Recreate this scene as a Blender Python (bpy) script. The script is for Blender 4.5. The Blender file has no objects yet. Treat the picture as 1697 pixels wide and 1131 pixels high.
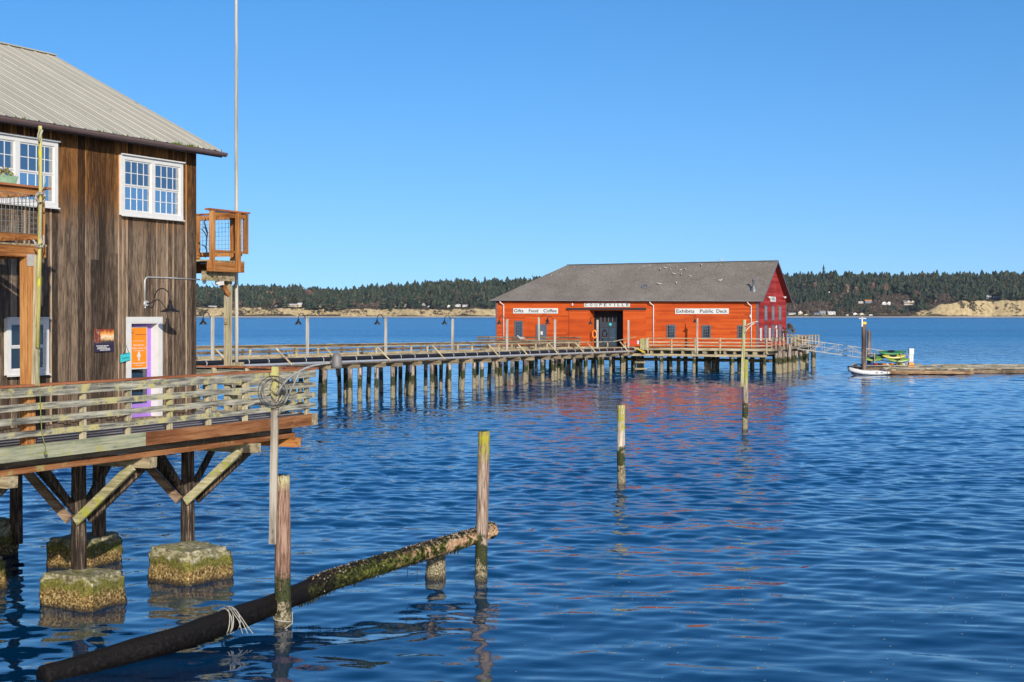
import bpy, bmesh, math, random
import numpy as np
from mathutils import Vector, Matrix, noise as mn
random.seed(7); RNG = np.random.default_rng(11)
sc = bpy.context.scene
COL = bpy.data.collections.new("place"); sc.collection.children.link(COL)
FOC = 2357.0; HZ = 522.0; CX = 848.5; EYE = 6.25

# ------------------------------------------------------------------ frames
class Frame:
    """a horizontal frame of axes on the ground: a along ex, b along ey"""
    def __init__(s, ox, oy, ex):
        n = math.hypot(*ex); s.ex = (ex[0]/n, ex[1]/n); s.ey = (-s.ex[1], s.ex[0])
        s.o = (ox, oy); s.rot = math.atan2(s.ex[1], s.ex[0])
    def world(s, a, b, z=0.0):
        return Vector((s.o[0]+a*s.ex[0]+b*s.ey[0], s.o[1]+a*s.ex[1]+b*s.ey[1], z))
    def local(s, x, y):
        dx, dy = x-s.o[0], y-s.o[1]
        return dx*s.ex[0]+dy*s.ex[1], dx*s.ey[0]+dy*s.ey[1]
    def on_b(s, px, py, b):
        q = (px-CX)/FOC
        d = (b+s.o[0]*s.ey[0]+s.o[1]*s.ey[1])/(q*s.ey[0]+s.ey[1])
        a, _ = s.local(q*d, d); return a, b, EYE-(py-HZ)/FOC*d
    def on_a(s, px, py, a):
        q = (px-CX)/FOC
        d = (a+s.o[0]*s.ex[0]+s.o[1]*s.ex[1])/(q*s.ex[0]+s.ex[1])
        _, b = s.local(q*d, d); return a, b, EYE-(py-HZ)/FOC*d
def at_d(px, py, d): return Vector(((px-CX)/FOC*d, d, EYE-(py-HZ)/FOC*d))
def on_water(px, py): return at_d(px, py, EYE*FOC/(py-HZ))
W = Frame(0, 0, (1, 0))
u1 = Vector((.4414, .8973)).normalized(); u2 = Vector((-u1.y, u1.x))
L = Frame(u2.x*20.1, u2.y*20.1, u1)
R = Frame(25.93, 150.0, (.9225, -.386))
P = Frame(-11.4, 100.0, (.4176, .9086))

# ------------------------------------------------------------------ objects
ORG = {}
def tag(o, label=None, cat=None, group=None, kind=None):
    if label: o['label'] = label
    if cat: o['category'] = cat
    if group: o['group'] = group
    if kind: o['kind'] = kind
    return o
def thing(name, label, cat, fr, p0, group=None):
    o = bpy.data.objects.new(name, None); COL.objects.link(o)
    o.empty_display_size = .2
    o.location = fr.world(*p0); o.rotation_euler = (0, 0, fr.rot)
    ORG[o] = Vector(p0); return tag(o, label, cat, group)
def copy_tree(o, parent=None):
    c = o.copy(); COL.objects.link(c); c.parent = parent
    if o in ORG: ORG[c] = ORG[o]
    for ch in o.children: copy_tree(ch, c)
    return c

class MB:
    def __init__(s): s.v = []; s.f = []; s.smooth = []
    def add(s, vs, fs, smooth=False):
        n = len(s.v); s.v.extend(tuple(p) for p in vs)
        for f in fs: s.f.append(tuple(i+n for i in f)); s.smooth.append(smooth)
        return s
    def box(s, x0, x1, y0, y1, z0, z1):
        x0, x1 = min(x0,x1), max(x0,x1); y0, y1 = min(y0,y1), max(y0,y1); z0, z1 = min(z0,z1), max(z0,z1)
        vs = [(x,y,z) for z in (z0,z1) for y in (y0,y1) for x in (x0,x1)]
        return s.add(vs, [(0,2,3,1),(4,5,7,6),(0,1,5,4),(2,6,7,3),(0,4,6,2),(1,3,7,5)])
    def bar(s, p, q, w, h, up=(0,0,1), n=1, jit=0.0):
        """rectangular timber from p to q; w across, h along 'up'"""
        p, q = Vector(p), Vector(q); d = (q-p).normalized()
        side = d.cross(Vector(up))
        if side.length < 1e-4: side = d.cross(Vector((1,0,0)))
        side.normalize(); u = side.cross(d)
        vs = []; fs = []
        for i in range(n+1):
            c = p.lerp(q, i/n)
            for sx, sz in ((-1,-1),(1,-1),(1,1),(-1,1)):
                jv = Vector((random.uniform(-jit,jit) for _ in range(3))) if jit else Vector((0,0,0))
                vs.append(c+side*(sx*w/2)+u*(sz*h/2)+jv)
        for i in range(n):
            k = i*4
            for j in range(4): fs.append((k+j, k+(j+1)%4, k+4+(j+1)%4, k+4+j))
        fs.append((3,2,1,0)); k = n*4; fs.append((k,k+1,k+2,k+3))
        return s.add(vs, fs)
    def tube(s, pts, r, seg=8, caps=True, jit=0.0):
        pts = [Vector(p) for p in pts]; m = len(pts)
        rs = r if isinstance(r, (list, tuple)) else [r]*m
        vs = []; fs = []; ref = None
        for i, c in enumerate(pts):
            t = (pts[min(i+1,m-1)]-pts[max(i-1,0)])
            if t.length < 1e-9: t = Vector((0,0,1))
            t.normalize()
            if ref is None:
                ref = t.cross(Vector((0,0,1)))
                if ref.length < 1e-3: ref = t.cross(Vector((0,1,0)))
            ref = (ref-t*ref.dot(t)).normalized(); bi = t.cross(ref)
            for j in range(seg):
                an = 2*math.pi*j/seg; rr = rs[i]*(1+random.uniform(-jit,jit))
                vs.append(c+(ref*math.cos(an)+bi*math.sin(an))*rr)
        for i in range(m-1):
            for j in range(seg):
                a = i*seg+j; b = i*seg+(j+1)%seg; fs.append((a,b,b+seg,a+seg))
        s.add(vs, fs, True)
        if caps:
            n = len(s.v)-len(vs)
            s.f.append(tuple(n+j for j in range(seg))[::-1]); s.smooth.append(False)
            s.f.append(tuple(n+(m-1)*seg+j for j in range(seg))); s.smooth.append(False)
        return s
    def pile(s, x, y, z0, z1, r, dx=0, dy=0, seg=12, rings=9, jit=.05):
        pts = [(x+dx*(1-k/rings), y+dy*(1-k/rings), z0+(z1-z0)*k/rings) for k in range(rings+1)]
        rs = [r*(1.04-.10*k/rings)*random.uniform(1-jit,1+jit) for k in range(rings+1)]
        return s.tube(pts, rs, seg, jit=jit*.4)
    def lathe(s, cx, cy, prof, seg=16):
        vs = []; fs = []
        for r, z in prof:
            for j in range(seg):
                an = 2*math.pi*j/seg; vs.append((cx+r*math.cos(an), cy+r*math.sin(an), z))
        for i in range(len(prof)-1):
            for j in range(seg):
                a = i*seg+j; b = i*seg+(j+1)%seg; fs.append((a,b,b+seg,a+seg))
        return s.add(vs, fs, True)
    def poly(s, pts, thick=None):
        """flat polygon; thick = vector to extrude by"""
        n = len(pts)
        if thick is None: return s.add(pts, [tuple(range(n))])
        t = Vector(thick); vs = [Vector(p) for p in pts]; vs += [p+t for p in vs]
        fs = [tuple(range(n))[::-1], tuple(range(n,2*n))]+[(i,(i+1)%n,(i+1)%n+n,i+n) for i in range(n)]
        return s.add(vs, fs)
    def build(s, name, mat, parent=None, fix=False):
        me = bpy.data.meshes.new(name); o0 = Vector((0,0,0))
        root = parent
        while root is not None and root not in ORG: root = root.parent
        if root is not None: o0 = ORG[root]
        me.from_pydata([(x-o0[0], y-o0[1], z-o0[2]) for x,y,z in s.v], [], s.f)
        me.polygons.foreach_set('use_smooth', s.smooth)
        if fix:
            b = bmesh.new(); b.from_mesh(me); bmesh.ops.recalc_face_normals(b, faces=b.faces); b.to_mesh(me); b.free()
        if mat: me.materials.append(mat)
        ob = bpy.data.objects.new(name, me); COL.objects.link(ob)
        if parent is not None: ob.parent = parent
        return ob
    def solo(s, name, mat, label, cat, fr, p0, group=None, kind=None, fix=True):
        """a thing that is one mesh"""
        me_o = s.build(name, mat, None, fix)
        for v in me_o.data.vertices: v.co -= Vector(p0)
        me_o.location = fr.world(*p0); me_o.rotation_euler = (0,0,fr.rot)
        ORG[me_o] = Vector(p0)
        return tag(me_o, label, cat, group, kind)

# ------------------------------------------------------------------ materials
def new_mat(name):
    m = bpy.data.materials.new(name); m.use_nodes = True
    nt = m.node_tree; b = nt.nodes['Principled BSDF']; return m, nt, b
def N(nt, t, **k):
    n = nt.nodes.new(t)
    for a, v in k.items():
        if a.startswith('i_'): n.inputs[a[2:].replace('_',' ')].default_value = v
        else: setattr(n, a, v)
    return n
def c4(c): return (c[0], c[1], c[2], 1)
def noise_tex(nt, coord, scale=(1,1,1), s=5.0, detail=5.0, rough=.6, loc=(0,0,0)):
    mp = N(nt, 'ShaderNodeMapping'); mp.inputs['Scale'].default_value = scale; mp.inputs['Location'].default_value = loc
    nt.links.new(coord, mp.inputs[0])
    n = N(nt, 'ShaderNodeTexNoise'); n.inputs['Scale'].default_value = s; n.inputs['Detail'].default_value = detail
    n.inputs['Roughness'].default_value = rough; nt.links.new(mp.outputs[0], n.inputs['Vector']); return n.outputs[0]
def ramp(nt, fac, stops):
    r = N(nt, 'ShaderNodeValToRGB'); e = r.color_ramp.elements
    while len(e) < len(stops): e.new(.5)
    for i, (p, c) in enumerate(stops): e[i].position = p; e[i].color = c4(c) if not isinstance(c, float) else (c,c,c,1)
    nt.links.new(fac, r.inputs[0]); return r.outputs[0]
def mix(nt, fac, a, b, mode='MIX'):
    m = N(nt, 'ShaderNodeMix', data_type='RGBA', blend_type=mode)
    for s_, v in ((0,fac),(6,a),(7,b)):
        if isinstance(v, (int,float)): m.inputs[s_].default_value = v if s_ == 0 else (v,v,v,1)
        elif isinstance(v, tuple): m.inputs[s_].default_value = c4(v)
        else: nt.links.new(v, m.inputs[s_])
    return m.outputs[2]
def math_(nt, op, a, b=None, c=None, clamp=False):
    m = N(nt, 'ShaderNodeMath', operation=op, use_clamp=clamp)
    for i, v in enumerate((a,b,c)):
        if v is None: continue
        if isinstance(v, (int,float)): m.inputs[i].default_value = v
        else: nt.links.new(v, m.inputs[i])
    return m.outputs[0]
def bump(nt, bs, h, strength=.3, dist=.01):
    b = N(nt, 'ShaderNodeBump'); b.inputs['Strength'].default_value = strength; b.inputs['Distance'].default_value = dist
    nt.links.new(h, b.inputs['Height']); nt.links.new(b.outputs[0], bs.inputs['Normal'])

def plain(name, col, rough=.6, metal=0, var=.25, s=6, spec=.4, bmp=.1, bd=.004):
    m, nt, b = new_mat(name); tc = N(nt, 'ShaderNodeTexCoord')
    n = noise_tex(nt, tc.outputs['Object'], (1,1,1), s, 6)
    lo = tuple(c*(1-var) for c in col); hi = tuple(min(1,c*(1+var*.6)) for c in col)
    nt.links.new(ramp(nt, n, [(.3,lo),(.7,hi)]), b.inputs['Base Color'])
    b.inputs['Roughness'].default_value = rough; b.inputs['Metallic'].default_value = metal
    b.inputs['Specular IOR Level'].default_value = spec
    if bmp: bump(nt, b, noise_tex(nt, tc.outputs['Object'], (1,1,1), s*6, 3), bmp, bd)
    return m

def wood(name, dark, mid, light, axis=2, fine=9.0, island=.35, moss=None, moss_at=.62, moss_s=2.0,
         tide=None, rough=.85, b_str=.5, b_dist=.006, paint=None, stretch=.06, top_moss=None, golden=None, con=1.0):
    """weathered timber, grain along 'axis'; tide=(z of barnacles, z of weed) in metres over the water"""
    m, nt, b = new_mat(name); tc = N(nt, 'ShaderNodeTexCoord'); gm = N(nt, 'ShaderNodeNewGeometry')
    oi = N(nt, 'ShaderNodeObjectInfo')
    off = N(nt, 'ShaderNodeVectorMath', operation='ADD')
    cb = N(nt, 'ShaderNodeCombineXYZ')
    r = math_(nt, 'ADD', gm.outputs['Random Per Island'], oi.outputs['Random'])
    for i in range(3): nt.links.new(math_(nt, 'MULTIPLY', r, 37.0+11*i), cb.inputs[i])
    nt.links.new(tc.outputs['Object'], off.inputs[0]); nt.links.new(cb.outputs[0], off.inputs[1])
    co = off.outputs[0]
    sca = [1,1,1]; sca[axis] = stretch
    g1 = noise_tex(nt, co, tuple(sca), fine, 8, .68)
    g2 = noise_tex(nt, co, tuple(sca), fine*4.2, 4, .6)
    g3 = noise_tex(nt, co, (1,1,1) if axis != 2 else (1,1,.35), .9, 3, .5)
    f = math_(nt, 'ADD', math_(nt, 'MULTIPLY', g1, .80), math_(nt, 'MULTIPLY', g2, .20))
    f = math_(nt, 'ADD', math_(nt, 'MULTIPLY', math_(nt, 'SUBTRACT', f, .5), 1.35), .5)
    f = math_(nt, 'ADD', f, math_(nt, 'MULTIPLY', math_(nt, 'SUBTRACT', g3, .5), .42))
    f = math_(nt, 'ADD', f, math_(nt, 'MULTIPLY', math_(nt, 'SUBTRACT', gm.outputs['Random Per Island'], .5), island*.5))
    col = ramp(nt, f, [(.33,dark),(.49,mid),(.66,light)])
    # knots and checks
    vo = N(nt, 'ShaderNodeTexVoronoi'); vo.inputs['Scale'].default_value = 3.2
    mp = N(nt, 'ShaderNodeMapping'); sk = [1.6,1.6,1.6]; sk[axis] = .55; mp.inputs['Scale'].default_value = sk
    nt.links.new(co, mp.inputs[0]); nt.links.new(mp.outputs[0], vo.inputs['Vector'])
    kn = ramp(nt, vo.outputs['Distance'], [(.05,1.0),(.13,0.0)])
    col = mix(nt, math_(nt, 'MULTIPLY', kn, .55), col, tuple(c*.45 for c in dark))
    val = math_(nt, 'ADD', math_(nt, 'MULTIPLY', gm.outputs['Random Per Island'], island), 1-island*.5)
    hs = N(nt, 'ShaderNodeHueSaturation'); nt.links.new(val, hs.inputs['Value']); nt.links.new(col, hs.inputs['Color'])
    col = hs.outputs[0]
    hgt = f
    if golden:                                  # boards kept dry under the eaves keep their honey colour
        sg_ = N(nt, 'ShaderNodeSeparateXYZ'); nt.links.new(gm.outputs['Position'], sg_.inputs[0])
        gz = math_(nt, 'ADD', sg_.outputs[2], math_(nt, 'MULTIPLY', math_(nt, 'SUBTRACT', g1, .5), 3.4))
        gf = ramp(nt, math_(nt, 'SUBTRACT', gz, golden[0]-.5), [(.25,0.0),(1.0,.95)])
        col = mix(nt, gf, col, mix(nt, 1.0, col, tuple(min(1,c*4.2) for c in golden[1]), 'MULTIPLY'))
    if moss:
        mm = noise_tex(nt, co, (1,1,1), moss_s, 7, .72)
        mf = ramp(nt, mm, [(moss_at-.03,0.0),(moss_at+.05,1.0)])
        col = mix(nt, mf, col, moss); hgt = math_(nt, 'ADD', hgt, math_(nt, 'MULTIPLY', mf, .2))
    if tide or top_moss:
        sx = N(nt, 'ShaderNodeSeparateXYZ'); nt.links.new(gm.outputs['Position'], sx.inputs[0])
        nz = noise_tex(nt, co, (1,1,1), 3.0, 5, .65)
        z = math_(nt, 'ADD', sx.outputs[2], math_(nt, 'MULTIPLY', math_(nt, 'SUBTRACT', nz, .5), 1.7))
    if top_moss:
        zt, mc = top_moss
        fm = ramp(nt, math_(nt, 'SUBTRACT', z, zt-.5), [(.2,0.0),(.62,.92)])
        spk = noise_tex(nt, co, (1,1,.4), 14, 4, .7)
        fm = math_(nt, 'MULTIPLY', fm, ramp(nt, spk, [(.38,0.0),(.52,1.0)]))
        col = mix(nt, fm, col, mc); hgt = math_(nt, 'ADD', hgt, math_(nt, 'MULTIPLY', fm, .4))
    if tide:
        zb, zw = tide
        spn = noise_tex(nt, co, (1,1,1), 26, 4, .75)
        weed = ramp(nt, spn, [(.38,(.010,.012,.005)),(.62,(.06,.068,.022))])
        fw = ramp(nt, math_(nt, 'SUBTRACT', zw+.5, z), [(.42,0.0),(.6,1.0)])
        col = mix(nt, fw, col, weed)
        barn = ramp(nt, spn, [(.40,(.05,.038,.018)),(.5,(.25,.20,.11)),(.62,(.50,.45,.33))])
        fb = ramp(nt, math_(nt, 'SUBTRACT', zb+.5, z), [(.44,0.0),(.54,1.0)])
        col = mix(nt, fb, col, barn)
        wet = ramp(nt, math_(nt, 'SUBTRACT', sx.outputs[2], -.5), [(.52,.35),(.64,1.0)])
        col = mix(nt, 1.0, col, wet, 'MULTIPLY')
        hgt = math_(nt, 'ADD', hgt, math_(nt, 'MULTIPLY', math_(nt, 'MULTIPLY', fb, spn), 4))
    nt.links.new(col, b.inputs['Base Color']); b.inputs['Roughness'].default_value = rough
    b.inputs['Specular IOR Level'].default_value = .25
    bump(nt, b, hgt, b_str, b_dist)
    return m

M = {}
M['siding'] = wood('old_siding', (.030,.020,.014), (.086,.059,.040), (.20,.142,.094), fine=30, island=.42, stretch=.085, b_dist=.012, golden=(8.5,(.26,.145,.055)))
M['batten'] = wood('pale_edged_batten', (.06,.04,.025), (.16,.11,.07), (.36,.26,.17), fine=34, island=.6, stretch=.05, golden=(8.5,(.26,.145,.055)))
M['siding_dark'] = wood('old_siding_end', (.03,.02,.013), (.09,.065,.045), (.19,.14,.10), fine=8, island=.4, stretch=.04)
M['cedar'] = wood('orange_cedar', (.12,.04,.010), (.27,.105,.028), (.43,.20,.07), axis=0, fine=15, island=.3, moss=(.22,.20,.05), moss_at=.68)
M['cedar_y'] = wood('orange_cedar_cross', (.16,.05,.012), (.34,.125,.03), (.50,.23,.075), axis=1, fine=15, island=.3)
M['cedar_z'] = wood('orange_cedar_upright', (.14,.05,.014), (.31,.125,.034), (.48,.24,.085), axis=2, fine=15, island=.3)
M['rail_grey'] = wood('lichened_rail', (.05,.05,.042), (.21,.20,.16), (.44,.41,.31), axis=0, fine=20, island=.4, moss=(.44,.39,.17), moss_at=.55, moss_s=1.9)
M['rail_grey_y'] = wood('lichened_rail_cross', (.05,.05,.042), (.21,.20,.16), (.44,.41,.31), axis=1, fine=18, island=.3, moss=(.42,.38,.16), moss_at=.56, moss_s=1.6)
M['post_grey'] = wood('lichened_post', (.15,.13,.08), (.34,.29,.18), (.50,.44,.29), fine=18, island=.3, moss=(.40,.38,.12), moss_at=.6)
M['deck'] = wood('deck_board', (.13,.12,.12), (.23,.215,.21), (.34,.32,.31), axis=0, fine=9, island=.3)
M['fascia_green'] = wood('green_stained_fascia', (.14,.15,.09), (.25,.26,.17), (.38,.37,.25), axis=0, fine=12, island=.2, moss=(.34,.32,.13), moss_at=.57)
M['fascia_rust'] = wood('rusty_brown_fascia', (.11,.04,.015), (.22,.085,.032), (.31,.145,.06), axis=0, fine=12, island=.2, moss=(.30,.25,.10), moss_at=.63)
M['cap_rail'] = wood('red_brown_cap', (.14,.045,.02), (.26,.085,.035), (.36,.14,.06), axis=0, fine=5, island=.2, moss=(.25,.22,.06), moss_at=.7)
M['brace_pale'] = wood('pale_brace', (.13,.12,.06), (.31,.28,.15), (.48,.44,.27), axis=1, fine=15, island=.25, moss=(.33,.34,.06), moss_at=.56)
M['brace_brown'] = wood('brown_brace', (.08,.05,.03), (.20,.13,.08), (.34,.24,.16), axis=1, fine=15, island=.25)
M['cap_beam'] = wood('cap_beam', (.10,.07,.04), (.26,.20,.12), (.42,.36,.22), axis=1, fine=14, island=.3, moss=(.35,.33,.12), moss_at=.6)
M['pier_y'] = wood('pier_cross_timber', (.06,.045,.03), (.17,.13,.085), (.32,.26,.17), axis=1, fine=5, island=.5, moss=(.30,.32,.03), moss_at=.64, moss_s=1.2)
M['pier_x'] = wood('pier_long_timber', (.16,.12,.07), (.34,.27,.16), (.50,.42,.27), axis=0, fine=5, island=.4, moss=(.40,.36,.12), moss_at=.66, moss_s=1.2)
M['pier_dark'] = wood('pier_old_plank', (.045,.03,.02), (.13,.09,.055), (.27,.20,.13), axis=0, fine=5, island=.4, moss=(.45,.38,.18), moss_at=.62, moss_s=6)
M['pale_post'] = wood('pale_weathered_post', (.22,.20,.16), (.37,.34,.28), (.48,.45,.38), fine=8, island=.3, moss=(.45,.44,.25), moss_at=.68)
M['pile'] = wood('tidal_pile', (.03,.02,.016), (.15,.115,.09), (.44,.37,.30), fine=14, island=.4, tide=(1.05,1.75), b_str=.8, b_dist=.02)
M['column'] = wood('trestle_column', (.010,.007,.005), (.040,.028,.020), (.22,.16,.115), fine=24, island=.3, b_str=.9, b_dist=.015)
M['pil_a'] = wood('reddish_piling', (.03,.016,.010), (.13,.066,.042), (.33,.21,.15), fine=26, island=.1, tide=(.3,1.0), top_moss=(2.85,(.42,.38,.20)), b_str=.9, b_dist=.015)
M['pil_b'] = wood('pinkish_piling', (.06,.036,.024), (.22,.15,.11), (.44,.35,.28), fine=26, island=.1, tide=(.3,1.0), top_moss=(2.95,(.32,.29,.02)), b_str=.9, b_dist=.015)
M['pil_c'] = wood('grey_piling', (.12,.09,.06), (.33,.27,.21), (.55,.48,.39), fine=26, island=.1, tide=(.75,1.3), top_moss=(2.25,(.30,.28,.02)), b_str=.9, b_dist=.015)
M['pil_d'] = wood('mossy_piling', (.10,.08,.05), (.28,.23,.17), (.48,.41,.32), fine=26, island=.1, tide=(.75,1.5), top_moss=(2.7,(.26,.26,.03)), b_str=.9, b_dist=.015)
M['big_pile'] = wood('dark_float_pile', (.03,.022,.02), (.10,.07,.06), (.24,.18,.15), fine=6, island=.3, b_dist=.02)
M['white'] = plain('white_trim', (.62,.61,.58), .5, var=.08)
M['white_sign'] = plain('white_sign_board', (.62,.61,.57), .5, var=.08)
M['black'] = plain('black_metal', (.02,.018,.02), .45, .3, spec=.5)
M['galv'] = plain('galvanised_pipe', (.50,.50,.49), .45, .35, var=.2)
M['grey_alu'] = plain('dull_aluminium', (.19,.195,.195), .4, .5, var=.15)
M['ink'] = plain('black_lettering', (.03,.03,.028), .7, var=.1, bmp=0)
M['purple'] = plain('purple_paint', (.36,.19,.62), .5, var=.08)
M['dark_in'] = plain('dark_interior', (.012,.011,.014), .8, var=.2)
M['gutter'] = plain('brown_gutter', (.13,.085,.08), .4, var=.15)
M['grey_trim'] = plain('slate_grey_trim', (.10,.115,.14), .5, var=.15)
M['grey_door'] = plain('blue_grey_door', (.085,.11,.145), .5, var=.15)
M['rope'] = plain('pale_rope', (.36,.34,.29), .8, var=.2, s=40)
M['cable'] = plain('grey_cable', (.20,.20,.18), .6, var=.3, s=20)
M['cable_dark'] = plain('black_cable', (.03,.03,.03), .5, var=.3, s=20)
M['teal'] = plain('turquoise_board', (.05,.50,.52), .5, var=.12)
M['yellow_paint'] = plain('yellow_paint', (.60,.42,.03), .5, var=.2)
M['concrete_light'] = plain('float_concrete', (.42,.39,.33), .9, var=.3, s=3)

def glass(name, tint, mixf=.5, rough=.02):
    m, nt, b = new_mat(name); out = nt.nodes['Material Output']
    tc = N(nt, 'ShaderNodeTexCoord')
    n = noise_tex(nt, tc.outputs['Object'], (1,1,1), 2.2, 3)
    nt.links.new(ramp(nt, n, [(.35,tuple(c*.5 for c in tint)),(.7,tint)]), b.inputs['Base Color'])
    b.inputs['Roughness'].default_value = .05
    g = N(nt, 'ShaderNodeBsdfGlossy'); g.inputs['Roughness'].default_value = rough; g.inputs['Color'].default_value = (.8,.87,.95,1)
    mx = N(nt, 'ShaderNodeMixShader'); mx.inputs[0].default_value = mixf
    nt.links.new(b.outputs[0], mx.inputs[1]); nt.links.new(g.outputs[0], mx.inputs[2]); nt.links.new(mx.outputs[0], out.inputs[0])
    return m
M['glass'] = glass('window_glass', (.03,.05,.08), .86)
M['glass_dark'] = glass('dark_window_glass', (.012,.016,.022), .12)
M['glass_pale'] = glass('curtained_window_glass', (.35,.33,.33), .15)

# ================================================================== camera, sun, sky
SUN_EL = math.radians(21); SUN_DIR = Vector((.288,-.958)).normalized()   # towards the sun
cam = bpy.data.objects.new("camera", bpy.data.cameras.new("camera")); COL.objects.link(cam)
cam.location = (0,0,EYE); cam.rotation_euler = (math.pi/2,0,0)
cam.data.lens = 50.0; cam.data.sensor_width = 36; cam.data.shift_y = -(565.5-HZ)/1697
cam.data.clip_start = .1; cam.data.clip_end = 30000; sc.camera = cam
sl = bpy.data.lights.new("sun", 'SUN'); sl.energy = 4.5; sl.angle = math.radians(.5); sl.color = (1,.93,.82)
so = bpy.data.objects.new("sun", sl); COL.objects.link(so)
tosun = Vector((SUN_DIR.x*math.cos(SUN_EL), SUN_DIR.y*math.cos(SUN_EL), math.sin(SUN_EL)))
so.rotation_euler = tosun.to_track_quat('Z','Y').to_euler(); so.location = (20,-40,30)
w = bpy.data.worlds.new("World"); sc.world = w; w.use_nodes = True; nt = w.node_tree
sky = nt.nodes.new('ShaderNodeTexSky'); sky.sky_type = 'NISHITA'; sky.sun_disc = False
sky.sun_elevation = SUN_EL; sky.sun_rotation = math.atan2(SUN_DIR.x, SUN_DIR.y)
sky.altitude = 0; sky.air_density = 1.0; sky.dust_density = 1.0; sky.ozone_density = 4
hs = nt.nodes.new('ShaderNodeHueSaturation'); hs.inputs['Saturation'].default_value = 1.25
tcw = nt.nodes.new('ShaderNodeTexCoord'); sxw = nt.nodes.new('ShaderNodeSeparateXYZ'); cxw = nt.nodes.new('ShaderNodeCombineXYZ')
nt.links.new(tcw.outputs['Generated'], sxw.inputs[0]); nt.links.new(sxw.outputs[0], cxw.inputs[0]); nt.links.new(sxw.outputs[1], cxw.inputs[1])
nt.links.new(math_(nt, 'ADD', math_(nt, 'MULTIPLY', sxw.outputs[2], 1.0), .10), cxw.inputs[2]); nt.links.new(cxw.outputs[0], sky.inputs[0])
nt.links.new(sky.outputs[0], hs.inputs['Color'])
tint = mix(nt, 1.0, hs.outputs[0], (1.0,.93,.955), 'MULTIPLY')
bg = nt.nodes['Background']; bg.inputs[1].default_value = .15
nt.links.new(tint, bg.inputs[0])
sc.view_settings.view_transform = 'Standard'; sc.view_settings.look = 'None'
sc.view_settings.exposure = 0.22; sc.view_settings.gamma = 1

# ================================================================== water
def water_mat(name):
    """bay water: smooth ripples inshore, wind-roughened farther out"""
    m, nt, b = new_mat(name); tc = N(nt, 'ShaderNodeTexCoord'); co = tc.outputs['Object']
    s3 = N(nt, 'ShaderNodeSeparateXYZ'); nt.links.new(co, s3.inputs[0])
    wob = noise_tex(nt, co, (.3,1,1), .012, 3, .6)
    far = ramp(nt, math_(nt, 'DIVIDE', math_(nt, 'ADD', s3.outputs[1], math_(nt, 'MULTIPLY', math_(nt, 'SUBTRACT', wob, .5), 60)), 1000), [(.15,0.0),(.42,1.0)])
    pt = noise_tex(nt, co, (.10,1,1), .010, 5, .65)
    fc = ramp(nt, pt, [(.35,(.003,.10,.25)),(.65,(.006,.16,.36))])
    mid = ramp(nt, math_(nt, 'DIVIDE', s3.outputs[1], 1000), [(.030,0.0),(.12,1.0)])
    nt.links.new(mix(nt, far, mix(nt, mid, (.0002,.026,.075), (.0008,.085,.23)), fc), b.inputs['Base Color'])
    b.inputs['IOR'].default_value = 1.6; b.inputs['Specular Tint'].default_value = (.50,.96,1,1); b.inputs['Specular IOR Level'].default_value = .5
    nt.links.new(math_(nt, 'ADD', math_(nt, 'MULTIPLY', far, .20), .02), b.inputs['Roughness'])
    n0 = noise_tex(nt, co, (.5,1,1), 3.2, 3, .5); n1 = noise_tex(nt, co, (.35,1,1), .9, 5, .62); n2 = noise_tex(nt, co, (.25,1,1), .16, 4, .6)
    h = math_(nt, 'ADD', n1, math_(nt, 'MULTIPLY', n2, 2.5))
    h = math_(nt, 'ADD', math_(nt, 'MULTIPLY', math_(nt, 'MULTIPLY', h, far), .6), math_(nt, 'MULTIPLY', n0, .007))
    bump(nt, b, h, 1.0, 1.0)
    return m
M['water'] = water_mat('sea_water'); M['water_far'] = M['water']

def grid_mesh(name, X, Y, Z, mat, smooth=True):
    nr, nc = X.shape
    co = np.stack([X,Y,Z], -1).reshape(-1,3).astype(np.float32)
    i = np.arange(nr-1)[:,None]*nc+np.arange(nc-1)[None,:]
    q = np.stack([i, i+1, i+nc+1, i+nc], -1).reshape(-1,4).astype(np.int32)
    me = bpy.data.meshes.new(name); me.vertices.add(len(co)); me.vertices.foreach_set('co', co.ravel())
    me.loops.add(q.size); me.loops.foreach_set('vertex_index', q.ravel())
    me.polygons.add(len(q)); me.polygons.foreach_set('loop_start', np.arange(len(q), dtype=np.int32)*4)
    me.polygons.foreach_set('use_smooth', np.full(len(q), smooth)); me.update(calc_edges=True); me.validate()
    if isinstance(mat, (list,tuple)): [me.materials.append(x) for x in mat]
    else: me.materials.append(mat)
    o = bpy.data.objects.new(name, me); COL.objects.link(o); return o

def waves(X, Y, D):
    Z = np.zeros_like(X); r = np.random.default_rng(5)
    for k in range(88):
        lam = float(np.exp(r.uniform(np.log(.5), np.log(7.0) if k < 60 else np.log(1.3)))); th = r.normal(math.pi/2, .55) + (math.pi if r.random() < .25 else 0)
        kx, ky = math.cos(th)*2*math.pi/lam, math.sin(th)*2*math.pi/lam
        slope = .0068*(1.05 if lam < 2.2 else .5)
        amp = slope*lam/(2*math.pi)*2.0
        fade = np.clip((lam-D*.0046-.05)/.3, 0, 1)*(1 if k < 60 else np.clip((D-34)/22,0,1)*1.35)                        # short waves only where they can be seen
        calm = np.clip((Y-22)/34, 0, 1)*.88+.45
        calm = calm*(1-.45*np.clip((Y-95)/50, 0, 1)*np.clip((330-Y)/120, 0, 1))
        ph = r.uniform(0, 2*math.pi)
        Z += amp*fade*calm*np.sin(kx*X+ky*Y+ph+.6*np.sin(X*.31+k)+.5*np.sin(Y*.23+2*k))
    gust = .95+.22*np.sin(X*.055+Y*.031+1)+.18*np.sin(X*.021-Y*.043+2.2)+.14*np.sin(X*.13+.8*np.sin(Y*.05))+.10*np.sin(Y*.17+X*.04)
    return Z*np.clip(gust, .45, 1.6)
d = [14.0]
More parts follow.
